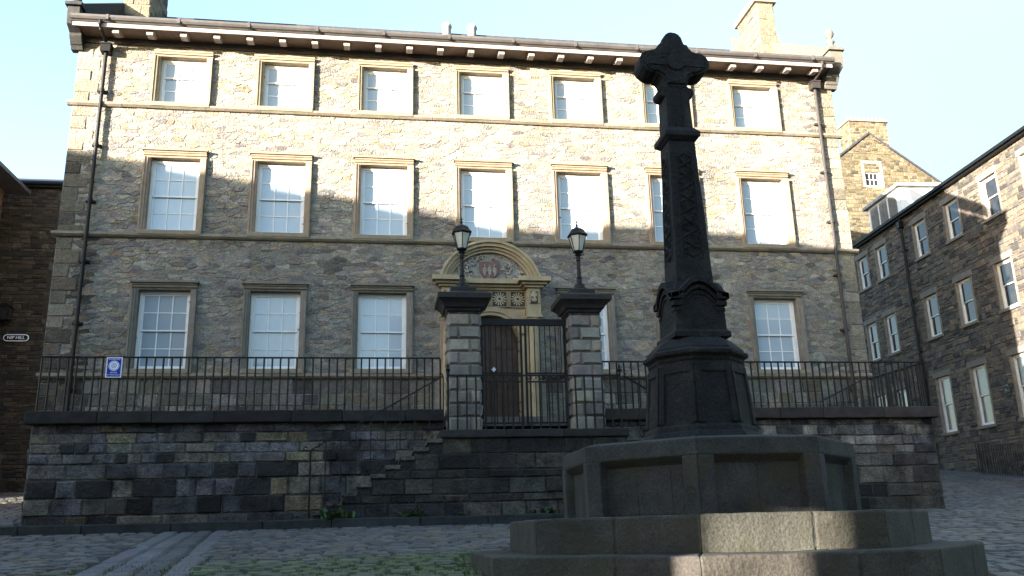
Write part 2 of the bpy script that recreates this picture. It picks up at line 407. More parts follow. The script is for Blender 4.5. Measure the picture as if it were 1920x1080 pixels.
# ------------------------------------------------------------------ sash windows
def sash(name, w_, h, rec, up_rows, lo_rows, cols, split, pane, bars=True, mem=0.075):
    """white sash frame (mesh) with a pane child; local: x across, y into the wall, z up from the sill"""
    f = MB(); y0 = rec
    f.box(-w_/2, -w_/2+mem, y0, y0+.12, 0, h); f.box(w_/2-mem, w_/2, y0, y0+.12, 0, h)
    f.box(-w_/2+mem, w_/2-mem, y0, y0+.12, h-mem, h); f.box(-w_/2+mem, w_/2-mem, y0-.03, y0+.12, 0, mem*1.1)
    a, b = -w_/2+mem, w_/2-mem; zs = mem*1.1; zm = zs+(h-mem-zs)*split; zt = h-mem
    p = MB(); r = 0.04
    for (z0, z1, yy, rows) in ((zm-.02, zt, y0+.025, up_rows), (zs, zm+.02, y0+.065, lo_rows)):
        f.box(a, a+r, yy, yy+.035, z0, z1); f.box(b-r, b, yy, yy+.035, z0, z1)
        f.box(a+r, b-r, yy, yy+.035, z0, z0+r); f.box(a+r, b-r, yy, yy+.035, z1-r, z1)
        if bars:
            for i in range(1, cols):
                x = a+r+(b-a-2*r)*i/cols; f.box(x-.014, x+.014, yy+.002, yy+.03, z0+r, z1-r)
            for i in range(1, rows):
                z = z0+r+(z1-z0-2*r)*i/rows; f.box(a+r, b-r, yy+.004, yy+.028, z-.013, z+.013)
        q = yy+.02
        p.add([(a+r, q, z0+r), (b-r, q, z0+r), (b-r, q, z1-r), (a+r, q, z1-r)], [(0, 1, 2, 3)])
    fo = f.build(name, M['white']); p.build('pane', pane, fo)
    return fo
def surround(parent, w_, h, sw, proj, rec, hood=0.0, drop=0.0, c=(0.36, 0.29, 0.19)):
    """moulded stone architrave standing proud of the wall"""
    s = MB(); e = 0.003
    prof = [(0, rec+.14), (0, -proj*0.35), (0.05, -proj*0.45), (0.055, -proj*0.75), (sw-.06, -proj*0.8), (sw-.045, -proj), (sw, -proj), (sw, 0.02), (sw, rec+.14)]
    for sg in (-1, 1):
        poly = [(sg*(w_/2+a), b) for a, b in prof]
        if sg > 0: poly = poly[::-1]
        s.prismz(poly[::-1] if False else poly, -drop, h, vary(c, 0.08))
    top = [(b, h+e+a) for a, b in prof]
    s.prismx(top, -w_/2-sw, w_/2+sw, vary(c, 0.08))
    if hood: s.box(-w_/2-sw-.04, w_/2+sw+.04, -proj-.05, .02, h+sw+.006, h+sw+hood, vary(c, 0.08))
    return s.build('surround', M['dress'], parent)

# ------------------------------------------------------------------ the main house
house = thing('stone_house', 'long three-storey rubble stone house with two rows of tall white sash windows behind the railings', 'house', (0, 0, 0))
XL, XR, ZT = -11.10, 11.16, 14.90
cx = [-8.30+2.8*i for i in range(7)]
ROWS = [('top', 13.16, 1.43, 1.243), ('mid', 9.45, 2.085, 1.296), ('low', 5.74, 2.09, 1.29)]
ops = []
for rn, z0, h, wd in ROWS:
    for i, c in enumerate(cx):
        if rn == 'low' and i == 3: continue
        ops.append((c-wd/2-.13, c+wd/2+.13, z0, z0+h+.13))
ops.append((-0.95, 1.35, 4.0, 7.5))
fr = Frame(0, 0, 1, 0)
PAL = [((0.222, 0.20, 0.165), 6), ((0.25, 0.225, 0.182), 3), ((0.195, 0.182, 0.16), 3), ((0.215, 0.172, 0.12), 1.0), ((0.165, 0.153, 0.142), 1.8), ((0.13, 0.12, 0.115), .5), ((0.21, 0.17, 0.145), .8), ((0.27, 0.22, 0.155), .8)]
def fac_col(x, z, c):
    k = 1.0
    edge = min(x-XL, XR-x)
    if z < 9.2 and x < XL+.9: k *= random.choice((0.28, 0.4, 0.6, 0.85))       # sooty quoins low on the left corner
    elif z < 11.7 and x < XL+.7: k *= random.choice((0.45, 0.6, 0.9))
    k *= (1+.18*blotch(x, z))*random.uniform(.82, 1.16)
    if z < 9.3: k *= 0.95
    if 7.9 < z < 9.25 and random.random() < max(0, blotch(x*1.4, z, 3)-.15)*.9: k *= random.uniform(.45, .75)
    if z < 5.5: k *= random.choice((0.45, 0.6, 0.8))
    if x > 10.2 and random.random() < 0.2: k *= 0.6
    return tuple(v*k for v in c)
wb = MB()
backing(wb, fr, XL, XR, 3.9, ZT+.2, ops, (0.235, 0.215, 0.18), 0.0)
sops = [(c-wd/2-.15, c+wd/2+.15, z0-.1, z0+h+.2) for rn, z0, h, wd in ROWS for i, c in enumerate(cx) if not (rn == 'low' and i == 3)] + [(-1.3, 1.7, 4, 8.0), (-.9, 1.3, 8, 9.0)]
for z0, z1, rh, bw in ((3.95, 5.50, (.24, .32), (.35, .75)), (5.62, 9.24, 0, 0), (9.38, 12.98, 0, 0), (13.12, 14.89, 0, 0)):
    if not rh:
        random_rubble(wb, fr, XL+.38, XR-.38, z0, z1, .105, .30, PAL, sops, (.001, .019), .008, fac_col); continue
    masonry(wb, fr, XL+.45, XR-.45, z0, z1, rh, bw, PAL, sops, (.003, .030) if z0 > 5 else (.01, .03), .010, .017 if z0 > 5 else .006, fac_col, rubble=z0 > 5)
# corner quoins: long and short dressed blocks
for sd in (-1, 1):
    z = 3.95; k = 0
    while z < 14.85:
        h = random.uniform(.30, .40); zz = min(z+h, 14.88); ln = .62 if k % 2 else .40
        a, b = (XL, XL+ln) if sd < 0 else (XR-ln, XR)
        c = fac_col((a+b)/2, z, vary((0.21, 0.18, 0.135), .2)); block(wb, fr, a, b, z, zz, .022, .010, .006, c)
        # return of the corner block on the gable side
        k += 1; z = zz
# gable ends and back
wb.box(XL+.004, XL+.3, .004, 13, 3, ZT, (0.20, 0.18, 0.15)); wb.box(XR-.3, XR-.004, .004, 13, 1.9, ZT, (0.3, 0.26, 0.2))
wb.box(XL+.31, XR-.31, 12.7, 13, 3, ZT, (0.3, 0.26, 0.2))
for xg in (XL+.01, XR-.29):
    wb.add([(xg, 0, ZT), (xg, 13, ZT), (xg, 6.3, 19.2), (xg+.28, 0, ZT), (xg+.28, 13, ZT), (xg+.28, 6.3, 19.2)], [(0,1,2),(3,5,4),(0,3,4,1),(1,4,5,2),(2,5,3,0)], (0.3, 0.26, 0.2))
wb.build('wall', M['stone'], house)
rw_ = MB(); rw_.prismx([(24, 3), (6.4, 3), (6.4, 19.45), (9, 21.1), (24, 21.1)][::-1], -2.0, XR-.31, (.18, .155, .12)); rw_.build('rear_shade_block', M['stone'], house)  # unseen tall block added behind the ridge to shade the side house
# windows
for rn, z0, h, wd in ROWS:
    first = None
    for i, c in enumerate(cx):
        if rn == 'low' and i == 3: continue
        if first is None:
            first = sash('window', wd, h, 0.15, 1 if rn == 'top' else 2, 2, 3, 0.63 if rn == 'top' else 0.5, M['pane'])
            first.parent = house; first.location = (c, 0, z0)
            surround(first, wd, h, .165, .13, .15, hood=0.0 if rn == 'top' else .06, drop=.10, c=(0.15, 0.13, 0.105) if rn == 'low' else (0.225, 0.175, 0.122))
            s = MB(); s.box(-wd/2-.164, wd/2+.164, -.15, .2, -.13, -.004, (0.21, 0.17, 0.12)); s.build('sill', M['dress'], first, bevel=.012)
        else: clone(first, house, (c, 0, z0))
# string courses
for z, xa, xb in ((12.98, XL-.12, XR+.12), (9.24, XL-.12, -.42), (9.24, .86, XR+.12), (5.50, XL-.06, -1.2), (5.50, 1.6, XR+.06)):
    s = MB(); x = xa
    while x < xb:
        wd = random.uniform(.8, 1.5); xe = min(x+wd, xb)
        if xb-xe < .4: xe = xb
        dz = random.uniform(-.006, .006)
        s.prismx([(.02, z+dz), (-.07, z+dz), (-.13, z+.05+dz), (-.13, z+.105+dz), (-.09, z+.13+dz), (.02, z+.14+dz)], x+.003, xe-.003, vary((0.19, 0.16, 0.12), .15))
        x = xe
    s.build('string_course', M['dress'], house)
# eaves
ev = MB(); ev.box(XL+.05, XR-.05, -.055, .02, 14.90, 15.08); ev.build('frieze_board', M['gutter'], house)
ev = MB(); ev.box(XL+.02, XR-.30, -.70, .0, 15.083, 15.12); ev.build('soffit', M['soffit'], house)
ev = MB(); ev.box(XL+.02, XR-.30, -.735, -.703, 15.005, 15.115); ev.build('fascia', M['pinkwhite'], house)
gu = MB(); gu.prismx([(-.76, 15.122), (-.80, 15.16), (-.84, 15.165), (-.88, 15.22), (-.88, 15.285), (-.84, 15.29), (-.84, 15.25), (-.70, 15.25), (-.6, 15.29), (-.1, 15.5), (-.1, 15.122)], XL-.02, XR-.26)
for k in range(12):
    x = XL+.9+k*1.85; gu.box(x, x+.07, -.895, -.70, 15.15, 15.296)
gu.build('gutter', M['gutter'], house)
br = MB(); br.prismx([(-.17, 15.08), (-.20, 15.0), (-.32, 14.93), (-.60, 14.90), (-.62, 14.91), (-.62, 15.08)], -.085, .085)
b0 = None
for k in range(24):
    x = -10.0+k*.885
    if b0 is None: b0 = br.build('bracket', M['pinkwhite'], house, loc=(x, 0, 0))
    else: clone(b0, house, (x, 0, 0))
rf = MB()
n = 26
for k in range(n):                                   # slate courses
    t0, t1 = k/n, (k+1)/n; y0, y1 = -.74+t0*6.94, -.74+t1*6.94+.02
    za, zb = 15.30+t0*4.28, 15.30+t1*4.28+.012
    x = XL+.06
    while x < XR-.35:
        xe = min(x+random.uniform(.35, .5), XR-.33); dz = random.uniform(0, .014)
        rf.add([(x, y0, za+.015+dz), (xe-.008, y0, za+.015+dz), (xe-.008, y1, zb+dz), (x, y1, zb+dz), (x, y0, za-.012), (xe-.008, y0, za-.012)], [(0, 1, 2, 3), (4, 5, 1, 0)], vary((.05, .05, .06), .3)); x = xe
rf.add([(XL+.05, 6.2, 19.58), (XR-.3, 6.2, 19.58), (XR-.3, 13.1, 14.9), (XL+.05, 13.1, 14.9)], [(0, 1, 2, 3)])
rf.tube([(XL+.1, 6.2, 19.6), (XR-.4, 6.2, 19.6)], .1, 8)
roof = rf.build('roof', M['slate'], house)
for vx in (-.45, .5):
    v = MB(); v.lathe([(.16, 19.3), (.16, 19.74), (.2, 19.76), (.18, 19.86), (.08, 19.95), (.0, 19.97)], vx, 5.9, 12); v.build('roof_vent', M['dress'], roof, smooth=True)
def chimney(x0, x1, y0, y1, z0, z1, shoulder, name='chimney'):
    m_ = MB(); pal = [((.20, .16, .105), 3), ((.165, .135, .095), 2), ((.11, .095, .08), 1.2)]
    m_.box(x0, x1, y0, y1, z0, z1, (.3, .26, .2))
    masonry(m_, Frame(x0, y0-.002, 1, 0), 0, x1-x0, z0, z1, (.28, .36), (.3, .6), pal, prot=(.01, .03))
    masonry(m_, Frame(x1+.002, y0, 0, 1), 0, y1-y0, z0, z1, (.28, .36), (.3, .6), pal, prot=(.01, .03))
    masonry(m_, Frame(x0-.002, y1, 0, -1), 0, y1-y0, z0, z1, (.28, .36), (.3, .6), pal, prot=(.01, .03))
    if shoulder:
        masonry(m_, Frame(x1-.1, y0-.004, 1, 0), 0, shoulder, z0, z0+1.6, (.28, .36), (.3, .5), pal, prot=(.01, .03))
        m_.box(x1-.1, x1-.1+shoulder-.01, y0, y1, z0, z0+1.6, (.3, .26, .2))
    ch = m_.build(name, M['stone'], roof)
    cpm = MB(); cpm.box(x0-.12, x1+.12, y0-.12, y1+.12, z1-.25, z1-.08, (.22, .19, .15)); cpm.box(x0-.05, x1+.05, y0-.05, y1+.05, z1-.079, z1+.1, (.22, .19, .15))
    cpm.build('chimney_cap', M['dress'], ch, bevel=.015)
    return ch
chimney(-11.04, -10.23, 3.1, 5.05, 16.6, 20.3, 0)
chimney(10.50, 11.13, 3.0, 4.65, 16.8, 19.95, .22)
# end kneelers with finials
for sd in (-1, 1):
    k = MB(); x = XL+.02 if sd < 0 else XR-.02
    c = (.03, .029, .028) if sd < 0 else (.11, .098, .085)
    a, b = (x-.20, x+.12) if sd < 0 else (x-.26, x+.16)
    k.prismx([(.1, 14.62), (-.10, 14.62), (-.16, 14.72), (-.2, 14.74), (-.34, 14.92), (-.34, 15.0), (-.62, 15.12), (-.66, 15.30), (-.66, 15.62), (.1, 15.95)], a, b, c)
    k.box(a-.06, b+.06, -.74, -.05, 15.64, 15.74, c)
    k.prismx([(-.05, 15.745), (-.6, 15.745), (6.2, 20.25), (6.2, 19.6)], a+.04, b-.04, c)
    ko = k.build('kneeler', M['black_stone'] if sd < 0 else M['dress'], house, bevel=.012)
    f = MB(); f.lathe([(.17, 15.742), (.17, 15.86), (.12, 15.9), (.09, 16.0), (.14, 16.06), (.09, 16.12), (.06, 16.2), (.12, 16.27), (.14, 16.37), (.10, 16.47), (.04, 16.52), (.0, 16.53)], (a+b)/2, -.42, 14, c=c)
    f.build('finial', M['black_stone'] if sd < 0 else M['dress'], ko, smooth=True)
# drainpipes
for x, xo in ((-10.34, .0), (10.53, .0)):
    d = MB(); d.tube([(x, -.14, 14.62), (x, -.14, 4.1)], .048, 10)
    for z in (13.4, 11.8, 10.2, 8.55, 6.9, 5.2): d.tube([(x, -.14, z-.05), (x, -.14, z+.05)], .068, 10); d.box(x-.12, x+.12, -.1, .01, z-.03, z+.03)
    d.tube([(x-.02, -.80, 15.15), (x-.02, -.80, 15.05), (x-.01, -.72, 14.95), (x, -.2, 14.83), (x, -.15, 14.7)], .045, 10)
    d.box(x-.13, x+.13, -.27, -.02, 14.55, 14.76); d.box(x-.15, x+.15, -.29, -.02, 14.761, 14.80)
    d.build('drainpipe', M['iron'] if x < 0 else M['brownpipe'], house)

# doorcase
DX = .20
dc = MB(); dcc = (.29, .232, .145)
doorcase = None
for sg in (-1, 1):
    x = DX+sg*1.16
    dc.box(x-.19, x+.19, -.18, .05, 4.12, 7.05, vary(dcc, .06))                 # pilaster behind the column
# wall panel with arched opening
arch = [(DX+.80*math.cos(t), 6.45+.80*math.sin(t)) for t in [math.pi*k/16 for k in range(17)]]
panel = [(DX-.97, 4.12), (DX-.80, 4.12)] + [(p[0], p[1]) for p in arch[::-1]] + [(DX+.80, 4.12), (DX+.97, 4.12), (DX+.97, 7.42), (DX-.97, 7.42)]
for k in range(16):                                  # spandrels as quads from the arch up to the frieze
    (xa, za), (xb, zb) = arch[k], arch[k+1]
    dc.prism([(xb, zb), (xa, za), (xa, 7.42), (xb, 7.42)], -.14, .3, dcc)
for sg in (-1, 1): dc.prism([(DX+sg*.97-.085+(-.085 if sg > 0 else .0)+.0, 4.12), (DX+sg*.97+(.0 if sg > 0 else .17), 4.12), (DX+sg*.97+(.0 if sg > 0 else .17), 7.42), (DX+sg*.97-.085+(-.085 if sg > 0 else .085)-(.0 if sg > 0 else .0), 7.42)], -.14, .3, dcc)
dc.box(DX-1.35, DX+1.35, -.19, .05, 7.425, 7.90, dcc)
doorcase = dc.build('doorcase', M['door_stone'], house, bevel=.008)
ar = MB()
for r0, r1, yf in ((.80, .90, -.20), (.90, .98, -.24), (.98, 1.06, -.19)):
    for k in range(20):
        t0, t1 = math.pi*(.08+.84*k/20), math.pi*(.08+.84*(k+1)/20)
        q = lambda r, t: (DX+r*math.cos(t), 6.45+r*math.sin(t)*.9+.04)
        ar.prism([q(r0, t1), q(r0, t0), q(r1, t0), q(r1, t1)], yf, -.10, dcc)
ar.build('arch_moulding', M['door_stone'], doorcase)
for sg in (-1, 1):
    c_ = MB(); x = DX+sg*1.16
    c_.lathe([(.20, 4.121), (.20, 4.3), (.17, 4.34), (.18, 4.4), (.15, 4.45), (.155, 5.4), (.13, 6.85), (.15, 6.88), (.15, 6.92), (.14, 6.95), (.20, 7.02), (.21, 7.08)], x, -.33, 20, c=dcc)
    c_.box(x-.22, x+.22, -.55, -.12, 7.081, 7.15, dcc); c_.box(x-.18, x+.18, -.50, -.10, 7.15, 7.90, dcc)
    c_.build('column', M['door_stone'], doorcase)
    l_ = MB()                                        # carved beast mask panel on the block
    l_.box(x-.13, x+.13, -.515, -.502, 7.46, 7.86, (.04, .034, .025)); l_.lathe([(.0, 7.5), (.07, 7.53), (.10, 7.64), (.09, 7.74), (.05, 7.80), (.0, 7.82)], x, -.52, 10, c=(.28, .24, .16), sy=.5)
    l_.lathe([(.0, 7.6), (.035, 7.63), (.0, 7.66)], x-.055, -.56, 6, c=(.08, .07, .05)); l_.lathe([(.0, 7.6), (.035, 7.63), (.0, 7.66)], x+.055, -.56, 6, c=(.08, .07, .05))
    l_.box(x-.13, x-.10, -.54, -.515, 7.46, 7.86, dcc); l_.box(x+.10, x+.13, -.54, -.515, 7.46, 7.86, dcc); l_.box(x-.10, x+.10, -.54, -.515, 7.80, 7.86, dcc)
    l_.build('carved_block', M['shield'], doorcase)
# frieze: rosettes between fluted strips
r0_ = None
for k, x in enumerate((DX-.76, DX-.255, DX+.255, DX+.76)):
    r_ = MB(); r_.box(-.19, .19, -.20, -.192, 7.46, 7.86, (.035, .03, .024))
    for i in range(14):
        a0 = 2*math.pi*i/14
        p = [(.04*math.cos(a0-.3), 7.66+.04*math.sin(a0-.3)), (.18*math.cos(a0-.085), 7.66+.18*math.sin(a0-.085)), (.185*math.cos(a0+.085), 7.66+.185*math.sin(a0+.085)), (.04*math.cos(a0+.3), 7.66+.04*math.sin(a0+.3))]
        r_.prism(p, -.215, -.198, (.34, .30, .20))
    if r0_ is None: r0_ = r_.build('rosette', M['shield'], doorcase, loc=(x, 0, 0))
    else: clone(r0_, doorcase, (x, 0, 0))
for x in (DX-.505, DX, DX+.505):
    fl = MB()
    for i in range(4): fl.box(x-.055+i*.033, x-.04+i*.033, -.225, -.188, 7.46, 7.86, dcc)
    fl.box(x-.06, x+.065, -.21, -.189, 7.44, 7.459, dcc); fl.box(x-.06, x+.065, -.21, -.189, 7.861, 7.88, dcc)
    fl.build('fluting', M['door_stone'], doorcase)
pe = MB()
for (z0, z1, o) in ((7.903, 7.97, .06), (7.972, 8.04, .14), (8.042, 8.17, .24)):
    pe.box(DX-1.36, DX+1.36, -.19-o, .03, z0, z1, dcc)
    for sg in (-1, 1):
        x = DX+sg*1.16; pe.box(x-.20-o, x+.20+o, -.52-o, -.192-o, z0+.002, z1-.002, dcc)
cxm, czm = DX, 7.86
for r0, r1, yf in ((1.12, 1.19, -.24), (1.19, 1.26, -.30), (1.26, 1.35, -.38), (1.35, 1.42, -.44)):
    for k in range(28):
        t0, t1 = math.pi*(.072+.856*k/28), math.pi*(.072+.856*(k+1)/28)
        q = lambda r, t: (cxm+r*1.02*math.cos(t), czm+r*math.sin(t)*1.0)
        pp = [q(r0, t1), q(r0, t0), q(r1, t0), q(r1, t1)]
        if min(p[1] for p in pp) < 8.175: pp = [(a, max(b, 8.175)) for a, b in pp]
        pe.prism(pp, yf, .0, vary(dcc, .05))
pe.build('pediment', M['door_stone'], doorcase)
ty = MB(); tyc = (.19, .18, .16)
ty.prism([(DX-1.12, 8.172)] + [(DX+1.02*math.cos(math.pi*k/16), 8.172+.72*math.sin(math.pi*k/16)) for k in range(16, -1, -1)][::-1][:0] + [(DX+1.12, 8.172)] + [(DX+1.12*math.cos(math.pi*k/16), 8.172+.86*math.sin(math.pi*k/16)) for k in range(1, 16)], -.14, .0, tyc)
sh_ = [(-.28, 8.72), (-.27, 8.42), (-.14, 8.27), (0, 8.21), (.14, 8.27), (.27, 8.42), (.28, 8.72)]
ty.prism([(DX+a, b) for a, b in sh_], -.20, -.139, (.13, .075, .068))
for x in (-.14, .0, .14):
    ty.prism([(DX+x-.06, 8.46), (DX+x, 8.29), (DX+x+.06, 8.46), (DX+x, 8.66)], -.215, -.199, (.21, .19, .165))
for x in (-.16, .16): ty.lathe([(.0, 8.545), (.03, 8.57), (.0, 8.595)], DX+x, -.21, 8, c=(.2, .07, .06))
for sg in (-1, 1):                                   # mantling: scrolls and leaves either side of the shield
    for i in range(34):
        a = .34+.62*random.random(); z = 8.2+random.random()*max(.05, .78*math.sqrt(max(.02, 1-(a/1.12)**2))-.06)
        pts = [(DX+sg*(a+.05*math.cos(t+i)), -.15-.02*random.random(), z+.05*math.sin(t+i)) for t in [k*.7 for k in range(6)]]
        ty.tube(pts, [.018, .022, .02, .018, .012, .006], 5, random.choice([(.30, .27, .22), (.12, .12, .13), (.36, .31, .24), (.40, .36, .30)]))
for i in range(12):
    a = random.uniform(-.36, .36); z = 8.77+random.random()*.13
    ty.lathe([(.0, z-.04), (.04, z), (.0, z+.04)], DX+a, -.16, 7, c=random.choice([(.34, .28, .2), (.25, .22, .18), (.4, .36, .3)]))
ty.build('coat_of_arms', M['shield'], doorcase)
for sg in (-1, 1):
    dr = MB(); xa, xb = (DX-.80, DX-.006) if sg < 0 else (DX+.006, DX+.80)
    dr.box(xa, xb, .24, .30, 4.12, 7.3)
    for i in range(2):
        w2 = (xb-xa-.24)/2; x0 = xa+.08+i*(w2+.08)
        for z0, z1 in ((4.3, 5.2), (5.3, 6.25), (6.35, 6.95)): dr.box(x0, x0+w2, .215, .242, z0, z1); dr.box(x0+.06, x0+w2-.06, .195, .216, z0+.06, z1-.06)
    dl = dr.build('door_leaf', M['wood'], doorcase, bevel=.006)
    kn = MB(); kn.tube([(DX+sg*.10, .24, 5.25), (DX+sg*.10, .16, 5.25)], .03, 8); kn.build('handle', M['iron'], dl)
stp = MB(); stp.box(DX-1.1, DX+1.1, -.75, .3, 4.123, 4.25, (.28, .25, .2)); stp.build('doorstep', M['pillar_stone'], doorcase, bevel=.015)

# ------------------------------------------------------------------ retaining walls
WP = [((.085, .08, .08), 3), ((.045, .044, .048), 3), ((.11, .098, .08), 2), ((.10, .092, .098), 2), ((.14, .115, .075), 1.0), ((.018, .018, .019), 2)]
WPR = [((.12, .10, .088), 3), ((.08, .07, .064), 2), ((.16, .135, .11), 1.8), ((.03, .027, .027), 1.6), ((.065, .05, .042), 1)]
def ret_wall(x0, x1, pal, label, side):
    t = thing('retaining_wall', label, 'wall', (0, 0, 0))
    b = MB(); f_ = Frame(0, -3.0, 1, 0)
    backing(b, f_, x0, x1, 1.6, 4.0, [], (.07, .065, .055))
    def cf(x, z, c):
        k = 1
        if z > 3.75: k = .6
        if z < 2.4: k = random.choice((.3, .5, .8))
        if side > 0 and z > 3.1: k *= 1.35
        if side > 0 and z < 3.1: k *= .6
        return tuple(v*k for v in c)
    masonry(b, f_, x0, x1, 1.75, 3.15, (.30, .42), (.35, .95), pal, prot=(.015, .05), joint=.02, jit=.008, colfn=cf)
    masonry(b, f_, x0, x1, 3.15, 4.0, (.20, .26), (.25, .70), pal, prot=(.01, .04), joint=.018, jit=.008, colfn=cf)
    xe = x0 if side < 0 else x1
    fe = Frame(x0, 0, 0, -1) if side < 0 else Frame(x1, -3.0, 0, 1)
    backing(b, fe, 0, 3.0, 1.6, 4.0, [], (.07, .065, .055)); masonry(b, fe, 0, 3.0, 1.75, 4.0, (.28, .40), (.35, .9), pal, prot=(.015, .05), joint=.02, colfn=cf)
    b.build('wall_face', M['dark_stone'], t)
    c = MB(); x = x0-(.14 if side < 0 else 0); xb = x1+(.14 if side > 0 else 0)
    while x < xb:
        xx = min(x+random.uniform(1.0, 1.8), xb)
        if xb-xx < .5: xx = xb
        c.box(x+.004, xx-.004, -3.16, -2.7, 4.004+random.uniform(-.004, .004), 4.27+random.uniform(-.006, .006), vary((.018, .017, .0165) if side < 0 else (.03, .023, .019), .3)); x = xx
    a, bb = (x0-.14, x0+.3) if side < 0 else (x1-.3, x1+.14)
    c.box(a, bb, -2.69, 0.0, 4.004, 4.268, (.02, .018, .017))
    uneven(c.build('coping', M['black_stone'], t, bevel=.02), .03)
    return t
ret_wall(-10.05, -1.28, WP, 'long sooty block retaining wall left of the stone steps, under the railing with the blue sign', -1)
ret_wall(2.45, 10.84, WPR, 'browner block retaining wall right of the gate, partly behind the dark cross', 1)

# ------------------------------------------------------------------ gate pillars
def pillar(x, label):
    t = thing('gate_pillar', label, 'pillar', (x, -3.0, 3.7), group='pillars either side of the gate')
    b = MB(); h = .345; b.box(-h, h, -h, h, 0, 2.8, (.12, .11, .10))
    pal = [((.17, .15, .128), 3), ((.145, .128, .112), 2), ((.20, .17, .135), 1), ((.11, .10, .09), 1)]
    for (fx, fy_, ux, uy) in ((-h, -h, 1, 0), (h, -h, 0, 1), (h, h, -1, 0), (-h, h, 0, -1)):
        f_ = Frame(fx, fy_, ux, uy); z = .0; k = 0
        while z < 2.78:
            hh = .36 if z < .1 else .30; zz = min(z+hh, 2.80); cut = .22 if k % 2 else .48
            for a, b_ in ((-.03, cut), (cut, 2*h+.03)): block(b, f_, a, b_, z, zz, .045, .014, .003, vary(random.choice(pal)[0], .12), .5)
            z = zz; k += 1
    b.build('shaft', M['pillar_stone'], t)
    c = MB()
    def ring(s, z): return [(-s, -s, z), (s, -s, z), (s, s, z), (-s, s, z)]
    c.loft([ring(.36, 2.803), ring(.40, 2.83), ring(.41, 2.88), ring(.46, 2.90), ring(.50, 2.98), ring(.58, 3.06), ring(.62, 3.08), ring(.62, 3.20), ring(.58, 3.225), ring(.32, 3.30), ring(.30, 3.32), ring(.30, 3.42), ring(.25, 3.44)], (.02, .018, .018))
    c.build('cap', M['black_stone'], t, bevel=.01)
    return t
pillar(-.83, 'left stone gate pillar, the greyer one, standing before the arched doorway')
pillar(2.04, 'right stone gate pillar, browner blocks, nearest to the dark cross')

def lamp(x, label):
    t = thing('lamp_post', label, 'lamp', (x, -3.0, 7.142), group='lantern lamps on the gate pillars')
    s = MB(); s.lathe([(.20, 0), (.20, .05), (.14, .08), (.13, .14), (.075, .2), (.06, .3), (.075, .33), (.05, .36), (.042, .75), (.06, .78), (.045, .8), (.055, .88), (.085, .92), (.06, .95)], 0, 0, 14)
    s.tube([(-.12, 0, .84), (.12, 0, .84)], .012, 6)
    s.build('stem', M['iron'], t, smooth=False)
    def hexr(r, z): return [(r*math.cos(math.pi/6+k*math.pi/3), r*math.sin(math.pi/6+k*math.pi/3), z) for k in range(6)]
    la = MB(); la.loft([hexr(.06, .95), hexr(.125, .98), hexr(.135, 1.0), hexr(.125, 1.02)])
    for k in range(6):
        a, b = hexr(.122, 1.01)[k], hexr(.225, 1.40)[k]; la.tube([a, b], .011, 5)
    la.loft([hexr(.225, 1.385), hexr(.265, 1.40), hexr(.27, 1.42), hexr(.20, 1.50), hexr(.17, 1.56), hexr(.09, 1.61), hexr(.05, 1.63)])
    lo = la.build('lantern', M['iron'], t)
    gl = MB(); gl.loft([hexr(.112, 1.021), hexr(.213, 1.384)]); gl.build('lamp_glass', M['lamp_glass'], lo)
    f = MB(); f.lathe([(.05, 1.63), (.02, 1.66), (.035, 1.70), (.012, 1.73), (.012, 1.80), (.0, 1.84)], 0, 0, 8); f.tube([(-.04, 0, 1.77), (.04, 0, 1.77)], .01, 5); f.build('finial', M['iron'], lo)
    return t
lamp(-.83, 'black lantern on the left gate pillar, in front of the arched doorway')
lamp(2.04, 'black lantern on the right gate pillar, nearest to the dark cross')

# ------------------------------------------------------------------ the gate
gt = thing('iron_gate', 'tall black double iron gate with scroll band between the two pillars', 'gate', (.605, -3.0, 3.7))
G0, G1 = -1.05, 1.05
b = MB(); b.box(G0, G1, -.05, .05, 2.57, 2.72); b.build('top_beam', M['iron'], gt)
for sg in (-1, 1):
    lf = MB(); a, c = (G0+.03, -.03) if sg < 0 else (.03, G1-.03)
    lf.box(a, a+.05, -.025, .025, .22, 2.56); lf.box(c-.05, c, -.025, .025, .22, 2.56)
    for z in (.24, 1.20, 1.40): lf.box(a+.05, c-.05, -.02, .02, z, z+.035)
    lo = lf.build('gate_leaf', M['iron'], gt)
    for k in range(7):
        x = a+.05+(c-a-.10)*(k+.5)/7
        q = MB(); q.tube([(x, 0, .27), (x, 0, 1.20)], .012, 6); q.tube([(x, 0, 1.435), (x, 0, 2.57)], .012, 6); q.build('bar', M['iron'], lo)
    sc_ = MB()
    for k in range(6):
        x = a+.12+(c-a-.24)*k/5; dr_ = 1 if k % 2 else -1
        sc_.tube([(x+dr_*(.07-.011*t)*math.cos(t*.9), 0, 1.318+(.075-.011*t)*math.sin(t*.9)*dr_) for t in [i*.6 for i in range(10)]], .009, 5)
        sc_.tube([(x-.08, 0, 1.26), (x, 0, 1.318), (x+.08, 0, 1.37)], .007, 5)
    sc_.build('scroll_band', M['iron'], lo)
    if sg < 0:
        h_ = MB()
        for z in (2.05, .62): h_.tube([(c-.03-.10*math.sin(t), -.04, z-.14*math.cos(t)) for t in [math.pi*k/8 for k in range(9)]], .01, 6)
        h_.build('handle', M['iron'], lo)
        m_ = MB(); m_.lathe([(.0, 1.46), (.045, 1.50), (.0, 1.54)], -.72, -.03, 4, c=(.8, .8, .8)); m_.box(-.735, -.705, -.05, -.02, 1.45, 1.55); m_.box(-.77, -.67, -.05, -.02, 1.485, 1.515); m_.build('badge', M['whitemark'], lo)

